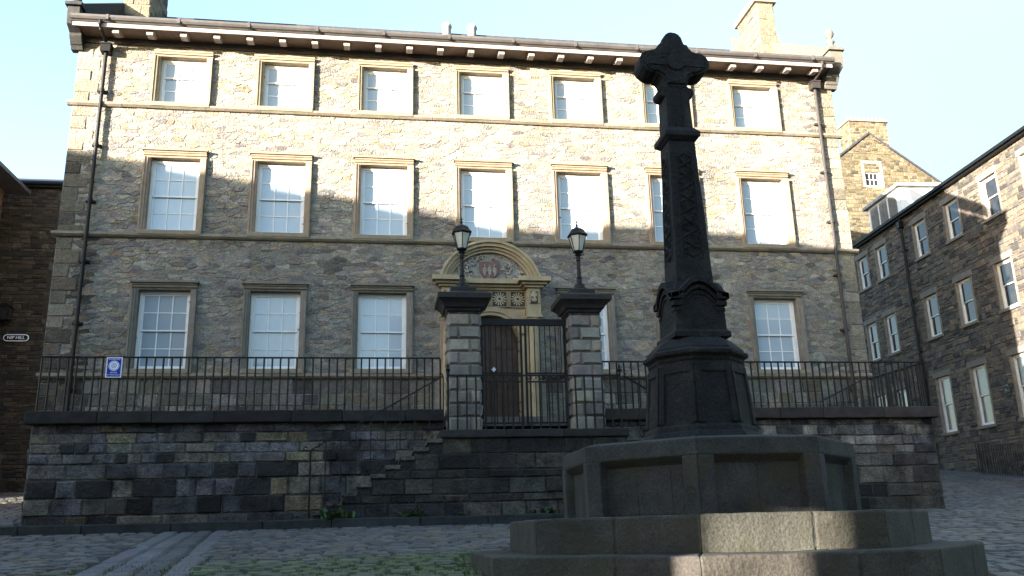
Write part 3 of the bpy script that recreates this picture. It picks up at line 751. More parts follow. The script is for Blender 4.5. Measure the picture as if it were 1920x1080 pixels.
# ------------------------------------------------------------------ railings
def railing(label, pts, h, sp_, name='iron_railing', group='black railings of the forecourt', base=0.0, r=.021, newels=()):
    """pts: polyline of foot points; bars stand at sp_ spacing"""
    t = thing(name, label, 'railing', pts[0], group=group)
    o = Vector(pts[0]); q = [Vector(p)-o for p in pts]
    top = MB()
    for a, b in zip(q, q[1:]):
        d = (b-a); L_ = d.length; hd = Vector((d.x, d.y, 0)).normalized(); nn = Vector((-hd.y, hd.x, 0))*.028
        top.add([tuple(a-nn+Vector((0, 0, h))), tuple(a+nn+Vector((0, 0, h))), tuple(b+nn+Vector((0, 0, h))), tuple(b-nn+Vector((0, 0, h))),
                 tuple(a-nn+Vector((0, 0, h+.03))), tuple(a+nn+Vector((0, 0, h+.03))), tuple(b+nn+Vector((0, 0, h+.03))), tuple(b-nn+Vector((0, 0, h+.03)))],
                [(3,2,1,0),(4,5,6,7),(0,1,5,4),(1,2,6,5),(2,3,7,6),(3,0,4,7)])
    top.build('top_rail', M['iron'], t)
    bm = None
    for a, b in zip(q, q[1:]):
        d = b-a; L_ = Vector((d.x, d.y, 0)).length; n_ = max(1, int(round(L_/sp_)))
        for k in range(n_+1):
            p = a+d*(k/n_)
            if bm is None: mb = MB(); mb.tube([(0, 0, base), (0, 0, h)], r, 6); bm = mb.build('baluster', M['iron'], t, loc=tuple(p))
            else: clone(bm, t, tuple(p))
    for p in newels:
        p = Vector(p)-o; mb = MB(); mb.tube([(0, 0, base), (0, 0, h)], .022, 8); mb.lathe([(.022, h), (.03, h+.05), (.02, h+.08), (.055, h+.14), (.02, h+.19), (.03, h+.22), (.0, h+.30)], 0, 0, 8); mb.build('newel', M['iron'], t, loc=tuple(p))
    return t
railing('long black railing on the coping left of the gate, carrying the blue sign', [(-10.02, -2.98, 4.27), (-1.36, -2.98, 4.27)], 1.19, .18)
railing('long black railing on the coping right of the gate, passing behind the dark cross', [(2.50, -2.98, 4.27), (10.88, -2.98, 4.27), (10.88, -.3, 4.27)], 1.12, .18)
railing('short level railing at the landing edge in front of the gate', [(-1.28, -4.24, 3.67), (2.55, -4.24, 3.67)], 1.17, .20, newels=[(-1.28, -4.24, 3.67), (2.56, -4.24, 3.67)])
def stair_rail(xs_, label, dz=0):
    (xa, za), (xb, zb) = xs_
    t = railing(label, [(xb+.0, -4.24, zb), (xa, -4.24, za)], 1.02, .30, name='stair_handrail', group='sloping handrails of the stone steps', r=.014)
    p = MB(); s = 1 if xa < 0 else -1
    p.tube([(xb-xa-(xb-xa), 0, 1.03), (-.0, 0, 1.03), (-s*.05, 0, 1.10)], .016, 8)
    e = Vector((xa-xb, 0, za-zb+1.03)); p.tube([e, e+Vector((-s*.10, 0, -.01)), e+Vector((-s*.15, 0, .03)), e+Vector((-s*.12, 0, .08)), e+Vector((-s*.07, 0, .06))], .016, 8)
    p.tube([(e.x, 0, -1.9+3.67-zb), (e.x, 0, e.z)], .02, 8)
    p.build('end_scroll', M['iron'], t)
stair_rail(((-4.14, 2.25), (-1.38, 3.80)), 'sloping handrail down the left flight of stone steps')
stair_rail(((5.4, 2.25), (2.66, 3.80)), 'sloping handrail down the right flight of stone steps, mostly behind the cross')
railing('thin stair rail behind the right end of the terrace railing, dropping to the left', [(10.3, -1.2, 4.35), (8.9, -1.2, 3.7)], .95, .2, name='stair_handrail', r=.01)

# ------------------------------------------------------------------ steps up to the gate
st = thing('stone_steps', 'dark double flight of stone steps and landing rising to the gate', 'steps', (.6, -3.65, 1.9))
def S(x): return x-.6
LX0, LX1 = -1.40, 2.62
NS = 10; TR, RI = .295, (3.67-1.88)/10
mb = MB(fr := None); 
lz0, lz1 = 1.86, 3.50
ff = Frame(-.6, -.62+3.65-3.65, 1, 0)
def prof_top(x):                                     # height of the stair silhouette
    if LX0 <= x <= LX1: return 3.50
    d = (LX0-x) if x < LX0 else (x-LX1); return 3.67-RI*(int(d/TR)+1)-.06
def clip(z, zz):
    zr = zz-1.9+1.9
    k = max(0, min(NS, int((3.61-zr)/RI+1e-6)))
    return (LX0-TR*k if zr < 3.5 else LX0, LX1+TR*k if zr < 3.5 else LX1)
SP_ = [((.03, .027, .026), 3), ((.05, .046, .04), 2), ((.018, .017, .018), 3), ((.07, .06, .048), 1)]
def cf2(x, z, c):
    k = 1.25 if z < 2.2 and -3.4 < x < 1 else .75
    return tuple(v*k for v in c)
fb = MB()
class F2:
    def __call__(s, a, b, z): return (a-.6, -.63-b, z-1.9)
f2 = F2()
zc = [1.86, 2.17, 2.335, 2.66, 2.84, 3.17, 3.50]
for z0, z1 in zip(zc, zc[1:]):
    lo, hi = clip(z0, z1)
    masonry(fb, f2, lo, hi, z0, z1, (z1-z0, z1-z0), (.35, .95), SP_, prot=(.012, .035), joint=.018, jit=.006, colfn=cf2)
fb.box(S(LX0), S(LX1), -.62, .62, -.1, 1.6, (.05, .045, .04))
fb.build('landing_wall', M['dark_stone'], st)
for sg in (-1, 1):
    for k in range(NS-0):
        xa = LX0-TR*(k+1) if sg < 0 else LX1+TR*k; xb = xa+TR; zt = 3.67-RI*(k+1)
        q = MB(); q.box(S(xa)+.002, S(xb)-.002, -.628, .62, -.1, zt-1.9-.09, (.018, .017, .016)); q.box(S(xa)-(.03 if sg < 0 else -.002), S(xb)+(.03 if sg > 0 else -.002), -.67, .62, zt-1.9-.088, zt-1.9, vary((.085, .078, .068), .25))
        q.build('step', M['dark_stone'], st, bevel=.008)
ls = MB(); x = LX0-.06
while x < LX1:
    xx = min(x+random.uniform(1.1, 1.6), LX1+.06)
    if LX1+.06-xx < .5: xx = LX1+.06
    ls.box(S(x)+.003, S(xx)-.003, -.72, .62, 1.602, 1.772, vary((.02, .019, .018), .2)); x = xx
uneven(ls.build('landing_slab', M['black_stone'], st, bevel=.02), .03)

# ------------------------------------------------------------------ blue sign on the railing
sg_ = thing('notice_sign', 'blue and white notice sign with round emblem hung on the left railing', 'sign', (-8.51, -3.02, 5.24))
b = MB(); b.box(-.165, .165, -.012, .0, -.225, .225); pl = b.build('sign_plate', M['whitemark'], sg_)
b = MB(); b.box(-.142, .142, -.018, -.0125, -.203, .203); b.build('blue_panel', M['blue'], pl)
em = MB()
for r0, r1 in ((.112, .098), (.088, .055), (.045, .03), (.018, .001)):
    for k in range(20):
        a0, a1 = 2*math.pi*k/20, 2*math.pi*(k+1)/20
        em.prism([(r1*math.cos(a0), .035+r1*math.sin(a0)), (r0*math.cos(a0), .035+r0*math.sin(a0)), (r0*math.cos(a1), .035+r0*math.sin(a1)), (r1*math.cos(a1), .035+r1*math.sin(a1))], -.022, -.0185)
em.build('emblem', M['whitemark'], pl)
def text(body, size, parent, loc, mt, rot=(R(90), 0, 0), extrude=.002, sx=1.0):
    cu = bpy.data.curves.new('lettering', 'FONT'); cu.body = body; cu.size = size; cu.align_x = 'CENTER'; cu.align_y = 'CENTER'; cu.extrude = extrude
    tmp = bpy.data.objects.new('tmp', cu); col.objects.link(tmp)
    dg = bpy.context.evaluated_depsgraph_get(); dg.update()
    me = bpy.data.meshes.new_from_object(tmp.evaluated_get(dg)); bpy.data.objects.remove(tmp); bpy.data.curves.remove(cu)
    me.materials.clear(); me.materials.append(mt); me.name = 'lettering'
    o = bpy.data.objects.new('lettering', me); col.objects.link(o); o.parent = parent; o.location = loc; o.rotation_euler = rot; o.scale = (sx, 1, 1)
    return o
text('ACCREDITED', .04, pl, (0, -.0205, .175), M['whitemark'])
text('VISITOR', .042, pl, (0, -.0205, -.118), M['whitemark'])
text('ATTRACTION', .042, pl, (0, -.0205, -.168), M['whitemark'])

# ------------------------------------------------------------------ market cross
CX, CY = .85, -13.5
cr = thing('market_cross', 'tall dark stone cross on a panelled octagonal pedestal and two broad steps', 'cross', (CX, CY, .8))
Z = lambda z: z-.8
def octo(Rr, z, ph=math.pi/8): return [(Rr*math.cos(ph+k*math.pi/4), Rr*math.sin(ph+k*math.pi/4), Z(z)) for k in range(8)]
def oct_blocks(mb, Rr, z0, z1, c, nblk=2, joint=.012):
    """octagonal course of big stones, cut at the joints"""
    P0 = octo(Rr, z0); P1 = octo(Rr, z1)
    for k in range(8):
        a, b_ = Vector(P0[k]), Vector(P0[(k+1) % 8]); cuts = sorted([0, 1]+[random.uniform(.3, .7)/(1)*1 for _ in range(nblk-1)])
        for s0, s1 in zip(cuts, cuts[1:]):
            p, q = a.lerp(b_, s0), a.lerp(b_, s1); d = (q-p).normalized()*joint/2
            e0, e1 = (Vector((0, 0, 0)) if s0 == 0 else d), (Vector((0, 0, 0)) if s1 == 1 else d)
            p2, q2 = p+e0, q-e1; h = Vector((0, 0, z1-z0)); inn = .6
            mb.add([tuple(p2), tuple(q2), tuple(q2*inn+Vector((0, 0, q2.z*(1-inn)))), tuple(p2*inn+Vector((0, 0, p2.z*(1-inn)))),
                    tuple(p2+h), tuple(q2+h), tuple(Vector((q2.x*inn, q2.y*inn, q2.z))+h), tuple(Vector((p2.x*inn, p2.y*inn, p2.z))+h)],
                   [(0, 1, 5, 4), (4, 5, 6, 7), (1, 2, 6, 5), (3, 0, 4, 7)], vary(c, .12))
for Rr, z0, z1 in ((2.74, .55, 1.358), (2.26, 1.36, 1.685)):
    s = MB(); oct_blocks(s, Rr, z0, z1, (.042, .039, .032)); s.loft([octo(Rr-.012, z0+.002), octo(Rr-.012, z1-.01)], (.03, .03, .026)); uneven(s.build('step', M['step_stone'], cr, bevel=.022), .022)
# pedestal with sunk panels
pd = MB(); PR = 1.61; pz0, pz1 = 1.687, 2.43
pc = (.033, .032, .031)
core = PR-.10
pd.loft([octo(core, pz0), octo(core, pz1-.01)], pc)
for k in range(8):
    a = Vector(octo(PR, 0)[k]); b_ = Vector(octo(PR, 0)[(k+1) % 8]); ai = Vector(octo(core-.02, 0)[k]); bi = Vector(octo(core-.02, 0)[(k+1) % 8])
    def pt(s, o, z):                                  # s along face 0..1, o outer 1 / inner 0
        p = a.lerp(b_, s) if o else ai.lerp(bi, s); return (p.x, p.y, Z(z))
    def seg(s0, s1, z0, z1, sl=0.0, slz=0.0):
        pd.add([pt(s0, 1, z0), pt(s1, 1, z0), pt(s1-sl, 0, z0), pt(s0+sl, 0, z0), pt(s0, 1, z1), pt(s1, 1, z1), pt(s1-sl, 0, z1), pt(s0+sl, 0, z1)],
               [(3,2,1,0),(4,5,6,7),(0,1,5,4),(1,2,6,5),(2,3,7,6),(3,0,4,7)], vary(pc, .08))
    seg(0, .13, pz0, pz1-.19); seg(.87, 1, pz0, pz1-.19)
    # head of the panel with a splayed underside
    A = [pt(0, 1, pz1-.19), pt(1, 1, pz1-.19), pt(1, 0, pz1-.28), pt(0, 0, pz1-.28), pt(0, 1, pz1-.03), pt(1, 1, pz1-.03), pt(1, 0, pz1), pt(0, 0, pz1)]
    pd.add(A, [(3,2,1,0),(4,5,6,7),(0,1,5,4),(1,2,6,5),(2,3,7,6),(3,0,4,7)], vary(pc, .08))
    for s_ in ((.5,) if k % 2 else (.42, .74)): 
        p0 = Vector(pt(s_, 0, pz0+.01))*1.0; p1 = Vector(pt(s_+.008, 0, pz0+.01)); q_ = 1.02
        pd.add([(p0.x*q_, p0.y*q_, p0.z), (p1.x*q_, p1.y*q_, p1.z), (p1.x*q_, p1.y*q_, Z(pz1-.28)), (p0.x*q_, p0.y*q_, Z(pz1-.28))], [(0, 1, 2, 3)], (.012, .012, .012))
uneven(pd.build('pedestal', M['step_stone'], cr, bevel=.014), .018)
# octagonal drum
dm = MB(); kc = (.0095, .0094, .0100)
dm.loft([octo(.70, 2.425), octo(.70, 2.50), octo(.665, 2.55), octo(.64, 2.57), octo(.63, 2.62), octo(.60, 2.64), octo(.535, 3.34), octo(.55, 3.36), octo(.55, 3.39), octo(.60, 3.42), octo(.605, 3.46), octo(.56, 3.48), octo(.55, 3.51), octo(.42, 3.63)], kc)
for k in range(8):                                    # raised frames round the drum's panels
    for s0, s1 in ((.02, .16), (.84, .98)):
        V = []
        for z, rr in ((2.66, .606), (3.31, .545)):
            a, b_ = Vector(octo(rr, z)[k]), Vector(octo(rr, z)[(k+1) % 8]); V += [tuple(a.lerp(b_, s0)), tuple(a.lerp(b_, s1))]
        for z, rr in ((2.66, .58), (3.31, .52)):
            a, b_ = Vector(octo(rr, z)[k]), Vector(octo(rr, z)[(k+1) % 8]); V += [tuple(a.lerp(b_, s0)), tuple(a.lerp(b_, s1))]
        V = [(v[0]*1.03, v[1]*1.03, v[2]) for v in V[:4]]+V[4:]
        dm.add(V, [(0, 1, 3, 2), (1, 5, 7, 3), (4, 0, 2, 6), (2, 3, 7, 6)], kc)
    V = []
    for z, rr in ((3.22, .565), (3.33, .555)):
        a, b_ = Vector(octo(rr, z)[k]), Vector(octo(rr, z)[(k+1) % 8]); V += [tuple(a.lerp(b_, .1)), tuple(a.lerp(b_, .9))]
    dm.add(V, [(0, 1, 3, 2)], kc)
uneven(dm.build('drum', M['cross_stone'], cr, bevel=.01), .018)
def sq(s, z): return [(-s, -s, Z(z)), (s, -s, Z(z)), (s, s, Z(z)), (-s, s, Z(z))]
di = MB(); di.loft([sq(.335, 3.64), sq(.335, 3.70), sq(.30, 3.73), sq(.285, 4.20), sq(.24, 4.30)], kc)
for k in range(4):                                    # segmental gablet on each side of the die
    ca, sa = math.cos(k*math.pi/2), math.sin(k*math.pi/2)
    def gp(x, y, z): return (x*ca-y*sa, x*sa+y*ca, Z(z))
    up_ = [(-.345, 4.08), (-.25, 4.11), (-.17, 4.19), (-.09, 4.26), (0, 4.285), (.09, 4.26), (.17, 4.19), (.25, 4.11), (.345, 4.08)]
    for off, th, yy in ((0, .07, -.345), (-.075, .05, -.318), (-.135, .035, -.30)):
        for (x0, z0), (x1, z1) in zip(up_, up_[1:]):
            sx_ = 1+off*.9
            di.add([gp(x0*sx_, yy, z0+off), gp(x1*sx_, yy, z1+off), gp(x1*sx_, yy, z1+off+th), gp(x0*sx_, yy, z0+off+th), gp(x0*sx_, -.2, z0+off), gp(x1*sx_, -.2, z1+off), gp(x1*sx_, -.2, z1+off+th+.03), gp(x0*sx_, -.2, z0+off+th+.03)],
                   [(0, 1, 2, 3), (3, 2, 6, 7), (4, 5, 1, 0), (1, 5, 6, 2), (4, 0, 3, 7)], kc)
di.build('die', M['cross_stone'], cr, bevel=.006)
sf = MB(); sf.loft([sq(.225, 4.22), sq(.22, 4.40), sq(.168, 6.12)], kc)
shaft = uneven(sf.build('shaft', M['cross_stone'], cr, bevel=.014), .012, 4)
def knot(n, z0, z1, wf, side):
    k_ = MB(); ca, sa = math.cos(side*math.pi/2), math.sin(side*math.pi/2)
    def fp(x, z, o):
        s = .22-(.22-.168)*(z-4.40)/1.72 + o; return (x*ca+s*sa*1.0, x*sa-s*ca, Z(z))
    for ph in (0, math.pi):
        for amp, frq in ((1, 1.0), (.55, 1.0)):
            pts = []
            for i in range(n*8+1):
                t = i/(n*8); z = z0+(z1-z0)*t; wl = wf*(1-.22*t)
                pts.append(fp(amp*wl*math.sin(2*math.pi*n*.5*t+ph), z, .006+.006*math.cos(4*math.pi*n*.5*t+ph)))
            k_.tube(pts, .012, 4, kc)
    for s_ in (-1, 1): k_.tube([fp(s_*wf*1.25, z0-.03, .004), fp(s_*wf*.95, z1+.03, .004)], .010, 4, kc)
    return k_.build('knotwork', M['cross_stone'], shaft)
knot(9, 4.62, 5.95, .105, 0); knot(9, 4.62, 5.95, .105, 1); knot(9, 4.62, 5.95, .105, 3)
cl = MB(); cl.loft([sq(.172, 6.121), sq(.225, 6.17), sq(.225, 6.225), sq(.165, 6.30)], kc); cl.build('collar', M['cross_stone'], cr, bevel=.006)
us = MB(); us.loft([sq(.160, 6.29), sq(.148, 6.86)], kc)
for sg in (-1, 1):
    us.tube([(sg*.165, -.12, Z(6.80)), (sg*.165, .12, Z(6.80))], .065, 12, kc); us.tube([(sg*.05, -.165, Z(6.32)), (sg*.05, -.150, Z(6.95))], .012, 5, kc)
us.build('neck', M['cross_stone'], cr)
hd = MB(); half = [(.145, 6.84), (.15, 6.90), (.165, 6.97), (.20, 7.01), (.235, 7.02), (.245, 7.045)]
half += [(.295+.155*math.cos(t), 7.20+.155*math.sin(t)) for t in [R(-85+k*25) for k in range(7)]]
half += [(.235, 7.365), (.225, 7.385), (.205, 7.40), (.19, 7.455), (.15, 7.465), (.142, 7.49)]
half += [(.135*math.cos(t), 7.495+.125*math.sin(t)) for t in [R(8+k*20.5) for k in range(5)]]
poly = [(x, Z(z)) for x, z in half] + [(-x, Z(z)) for x, z in half[::-1]]
hd.prism(poly[::-1][::-1], -.15, .15, kc)
hr_ = [(x*.86, (z-7.17)*.88+7.17) for x, z in half]
hd.prism([(x, Z(z)) for x, z in hr_] + [(-x, Z(z)) for x, z in hr_[::-1]], -.175, .175, kc)
hd.prism([(.11*math.cos(t), Z(7.17)+.11*math.sin(t)) for t in [2*math.pi*k/16 for k in range(16)]], -.205, .205, kc)
hd.prism([(-.055, Z(6.9)), (.055, Z(6.9)), (.055, Z(7.5)), (-.055, Z(7.5))], -.185, .185, kc); hd.prism([(-.36, Z(7.125)), (.36, Z(7.125)), (.36, Z(7.215)), (-.36, Z(7.215))], -.187, .187, kc)
uneven(hd.build('cross_head', M['cross_stone'], cr, bevel=.02), .05, 2)

# ------------------------------------------------------------------ weeds at the foot of the steps
def weed(x, y, s, label):
    mb = MB()
    for i in range(60):
        a = random.uniform(0, 6.28); L_ = random.uniform(.08, .26)*s; el = random.uniform(.2, 1.3); wd = L_*.16
        bx, by = random.gauss(0, .09)*s, random.gauss(0, .04)*s
        d = Vector((math.cos(a)*math.cos(el), math.sin(a)*math.cos(el), math.sin(el))); n_ = Vector((-math.sin(a), math.cos(a), 0))*wd
        p0 = Vector((bx, by, 0)); p1 = p0+d*L_*.55; p2 = p0+d*L_*.9+Vector((0, 0, -L_*.12))
        mb.add([tuple(p0), tuple(p1-n_), tuple(p2), tuple(p1+n_)], [(0, 1, 2, 3)])
    o = mb.build('weed', M['leaf'], loc=(x, y, 1.87)); tag(o, label, 'plant', 'weeds at the foot of the steps')
weed(-3.55, -4.40, 1.5, 'largest green weed, near the bottom of the left flight of steps')
weed(-2.05, -4.40, 1.25, 'green weed below the pale blocks left of the landing')
weed(-1.0, -4.40, .7, 'small green weed at the wall foot below the left gate pillar')
weed(.75, -4.40, 1.0, 'green weed at the step wall close to the cross steps')

# ------------------------------------------------------------------ house on the right
SC = .94
def zz(z): return 1.6+(z-1.6)*SC
vx, vy = .06879, .99763
PX, PY = -2.762+(24.627+2.762)*SC, -23.05+(10.497+23.05)*SC
rh = thing('side_house', 'tall shaded coursed-stone house on the right with slim sash windows and louvred dormer', 'house', (PX, PY, 0))
fR = Frame(0, 0, -vx, -vy)                            # a grows towards the camera; outward is to the left
cols = [-12.4*SC, -10.2*SC, -6.05*SC, -3.1*SC, -.05*SC, 2.9*SC]
rows = [(14.70, 1.88, 'A'), (10.44, 2.14, 'B'), (5.64, 2.74, 'C')]
WW = 1.16*SC
rops = []
for z0, h, rn in rows:
    for i, a in enumerate(cols): rops.append((a-WW/2, a+WW/2, zz(z0), zz(z0)+h*SC))
wl = MB()
RP_ = [((.115, .098, .08), 3), ((.085, .076, .07), 3), ((.14, .115, .088), 2), ((.05, .045, .045), 1.4), ((.15, .11, .08), .8)]
backing(wl, fR, -13.6*SC, 9, 1.5, zz(17.3), rops, (.10, .088, .076))
masonry(wl, fR, -13.6*SC, 6, 2.6, zz(17.3), (.17, .30), (.22, .62), RP_, [(a-.12, b+.12, c-.12, d+.26) for a, b, c, d in rops], (.01, .04), .018, .012, rubble=True)
wl.fr = None
for (x0, x1, y0, y1) in ((0, 8, 0, 0),):
    p = [fR(-13.6*SC, 0, 0), fR(9, 0, 0), fR(9, -8, 0), fR(-13.6*SC, -8, 0)]
    for k in (1, 2, 3):
        a, b_ = p[k], p[(k+1) % 4]; wl.add([(a[0], a[1], 1.5), (b_[0], b_[1], 1.5), (b_[0], b_[1], zz(17.3)), (a[0], a[1], zz(17.3))], [(0, 1, 2, 3)], (.2, .17, .14))
wl.build('wall', M['stone'], rh)
rz = math.atan2(-vy, -vx)
for z0, h, rn in rows:
    first = None
    for a in cols:
        px_, py_, _ = fR(a, 0, 0)
        if first is None:
            first = sash('window', WW, h*SC, .10, 1, 1, 2, .5, M['greypane'] if rn == 'C' else M['darkpane'], bars=False, mem=.085)
            first.parent = rh; first.location = (px_, py_, zz(z0)); first.rotation_euler[2] = rz
            s = MB(); s.box(-WW/2-.12, WW/2+.12, -.10, .2, -.13, -.004, (.17, .15, .13)); s.build('sill', M['dress'], first, bevel=.01)
            s = MB(); s.box(-WW/2-.2, WW/2+.2, -.05, .22, h*SC+.004, h*SC+.27, (.15, .135, .12)); s.box(-WW/2-.1, -WW/2, -.03, .22, 0, h*SC, (.19, .16, .13)); s.box(WW/2, WW/2+.1, -.03, .22, 0, h*SC, (.19, .16, .13)); s.build('surround', M['dress'], first, bevel=.01)
        else: clone(first, rh, (px_, py_, zz(z0)))
e = MB(fR); e.box(-13.8*SC, 9.2, -.1, .22, zz(17.26), zz(17.5), (.03, .03, .03)); e.box(-13.8*SC, 9.2, .2, .34, zz(17.36), zz(17.5), (.03, .03, .03)); e.build('gutter', M['iron'], rh)
rr = MB(fR); rr.add([(-13.8*SC, .3, zz(17.5)), (9.2, .3, zz(17.5)), (9.2, -4, zz(20.3)), (-13.8*SC, -4, zz(20.3))], [(0, 1, 2, 3)]); rr.add([(-13.8*SC, -8.3, zz(17.5)), (9.2, -8.3, zz(17.5)), (9.2, -4, zz(20.3)), (-13.8*SC, -4, zz(20.3))], [(0, 1, 2, 3)])
rroof = rr.build('roof', M['slate'], rh)
d = MB(fR); d.tube([(-7.55*SC, .12, zz(17.3)), (-7.55*SC, .12, 3.3)], .07, 8); d.box(-7.55*SC-.15, -7.55*SC+.15, .02, .28, zz(16.75), zz(17.1))
for z in (14.6, 12, 9.4, 6.8): d.box(-7.55*SC-.12, -7.55*SC+.12, .0, .2, z, z+.08)
d.build('drainpipe', M['iron'], rh)
dm_ = MB(fR); a0, a1 = -11.3*SC, -7.95*SC; zb, zt = zz(17.55), zz(19.25)
dm_.box(a0-.1, a1+.1, -3.5, -.25, zb-.5, zt, (.8, .8, .8)); dorm = dm_.build('dormer', M['white'], rh)
q = MB(fR); q.box(a0-.35, a1+.35, -3.6, -.05, zt+.004, zt+.16, (.3, .3, .3)); q.build('dormer_roof', M['dress'], dorm)
lv = None
for k in range(3):
    aa = a0+.12+(a1-a0-.24)*k/3; ab = a0+.12+(a1-a0-.24)*(k+1)/3-.16
    q = MB(fR)
    for j in range(14):
        z = zb+.08+(zt-zb-.3)*j/14; q.add([(aa, -.20, z), (ab, -.20, z), (ab, -.26, z+.11), (aa, -.26, z+.11)], [(0, 1, 2, 3)])
    q.box(aa, ab, -.245, -.235, zb+.05, zt-.12); q.build('louvre', M['louvre'], dorm)
pq = MB(fR); pq.fr = None
n = 20; av = -1.2*SC; ring0 = [fR(av+.27*math.cos(2*math.pi*k/n), .03, zz(7.02)+.36*math.sin(2*math.pi*k/n)) for k in range(n)]; ring1 = [fR(av+.29*math.cos(2*math.pi*k/n), .0, zz(7.02)+.38*math.sin(2*math.pi*k/n)) for k in range(n)]
pq.loft([ring1, ring0]); po = pq.build('plaque', M['iron'], rh)
q = MB(fR)
for (x0, z0), (x1, z1) in (((-.1, .12), (.02, .18)), ((.02, .18), (.10, .1)), ((.10, .1), (-.08, -.02)), ((-.08, -.02), (.08, -.12)), ((.08, -.12), (-.1, -.18)), ((-.13, .02), (-.12, -.12)), ((.14, .05), (.13, -.1))):
    q.tube([(av+x0, .038, zz(7.02)+z0), (av+x1, .038, zz(7.02)+z1)], .012, 5)
q.build('emblem', M['greypane'], po)
pv = MB(fR); pv.fr = None
for k in range(14):
    y0 = -15+k*2.0; a, b_ = 15-y0, 0
    s0, s1 = 9-k*2.0, 7-k*2.0
    A, B, C, D_ = fR(s0, 0, 0), fR(s1, 0, 0), fR(s1, 1.9, 0), fR(s0, 1.9, 0)
    wpos = [(PX+p[0], PY+p[1]) for p in (A, B, C, D_)]
    zt_ = [gz(*p)+.13 for p in wpos]
    pv.add([(wpos[i][0], wpos[i][1], zt_[i]) for i in range(4)] + [(wpos[i][0], wpos[i][1], zt_[i]-.3) for i in range(4)], [(0, 1, 2, 3), (2, 3, 7, 6)], vary((.08, .08, .085), .15))
struct(pv.build('pavement', M['cobble']))
def rpt(a, b): p = fR(a, b, 0); x, y = PX+p[0], PY+p[1]; return (x, y, gz(x, y)+.13)
railing('short black area railing at the right edge, against the shaded side house', [rpt(-2.75, .1), rpt(-2.75, .8), rpt(1.2, .8)], 1.25, .15, group='area railings', r=.016)

# ------------------------------------------------------------------ gabled house behind
gh = thing('gabled_house', 'pale sunlit gabled stone house behind the right roof, with broad chimney stack', 'house', (0, 24.0, 0))
GS = 1.105
def gX(x): return -2.762+(x+2.762)*GS
def gZ(z): return 1.6+(z-1.6)*GS
w0, w1, apx = gX(20.3), gX(29.6), gX(24.85); zE, zA = gZ(19.6), gZ(23.0)
m_ = MB(); wx0, wx1, wz0, wz1 = gX(24.30), gX(25.25), gZ(19.75), gZ(21.15)
GP = [((.13, .105, .065), 3), ((.10, .08, .05), 2), ((.16, .13, .085), 2), ((.06, .05, .035), 1.2)]
ff_ = Frame(0, 0, 1, 0)
backing(m_, ff_, w0, w1, 3, zE, [(wx0, wx1, wz0, wz1)], (.11, .09, .06))
def gclip(z, q):
    if q <= zE: return w0, w1
    t = (q-zE)/(zA-zE); return w0+(apx-w0)*t, w1+(apx-w1)*t
masonry(m_, ff_, w0, w1, 12, zA, (.18, .28), (.25, .55), GP, [(wx0-.1, wx1+.1, wz0-.1, wz1+.2)], (.01, .035), .02, .01, clip=gclip, rubble=True)
zc_ = zE; steps_ = 12
for k in range(steps_):
    a, b_ = gclip(0, zE+(zA-zE)*k/steps_+1e-3), gclip(0, zE+(zA-zE)*(k+1)/steps_)
    z0, z1 = zE+(zA-zE)*k/steps_, zE+(zA-zE)*(k+1)/steps_
    L0, L1 = (a[0], b_[0]), (a[1], b_[1])
    if z0 < wz1 and z1 > wz0:
        m_.add([(L0[0], 0, z0), (wx0, 0, z0), (wx0, 0, z1), (L0[1], 0, z1)], [(0, 1, 2, 3)], (.11, .09, .06)); m_.add([(wx1, 0, z0), (L1[0], 0, z0), (L1[1], 0, z1), (wx1, 0, z1)], [(0, 1, 2, 3)], (.11, .09, .06))
    else: m_.add([(L0[0], 0, z0), (L1[0], 0, z0), (L1[1], 0, z1), (L0[1], 0, z1)], [(0, 1, 2, 3)], (.11, .09, .06))
m_.add([(w0, 0, 3), (w0, 9, 3), (w0, 9, zE), (w0, 0, zE)], [(0, 1, 2, 3)], (.3, .26, .2)); m_.add([(w1, 0, 3), (w1, 9, 3), (w1, 9, zE), (w1, 0, zE)], [(0, 1, 2, 3)], (.3, .26, .2))
m_.build('wall', M['stone'], gh)
r_ = MB()
for sg, xe in ((-1, w0-.2), (1, w1+.2)):
    r_.add([(xe, -.12, zE-.05), (apx, -.12, zA+.12), (apx, 9, zA+.12), (xe, 9, zE-.05), (xe, -.12, zE-.2), (apx, -.12, zA-.03)], [(0, 1, 2, 3), (4, 5, 1, 0)])
groof = r_.build('roof', M['slate'], gh)
cm = MB(); c0, c1, cz0, cz1 = gX(23.75), gX(26.1), gZ(22.0), gZ(23.75)
cm.box(c0, c1, .0, 1.2, cz0-1.5, cz1, (.3, .25, .18)); masonry(cm, Frame(0, -.002, 1, 0), c0, c1, cz0-1.5, cz1, (.16, .24), (.2, .45), GP, prot=(.01, .03), rubble=True)
masonry(cm, Frame(c0-.002, 1.2, 0, -1), 0, 1.2, cz0-1.5, cz1, (.16, .24), (.2, .45), GP, prot=(.01, .03))
gch = cm.build('chimney', M['stone'], groof)
q = MB(); q.box(c0-.1, c1+.1, -.12, 1.3, cz1+.003, cz1+.14, (.2, .17, .14)); q.build('chimney_cap', M['dress'], gch)
sp0 = MB(); sp0.tube([(0, 0, 0), (0, 0, .42)], .02, 5); spk = None
for k in range(9):
    x = c0+.15+(c1-c0-.3)*k/8
    if spk is None: spk = sp0.build('spike', M['greypane'], gch, loc=(x, .3, cz1+.14))
    else: clone(spk, gch, (x, .3, cz1+.14))
gw = sash('window', wx1-wx0, wz1-wz0, .10, 1, 2, 3, .62, M['darkpane'], mem=.09); gw.parent = gh; gw.location = ((wx0+wx1)/2, 0, wz0)
surround(gw, wx1-wx0, wz1-wz0, .16, .06, .1, drop=.05, c=(.42, .36, .27))

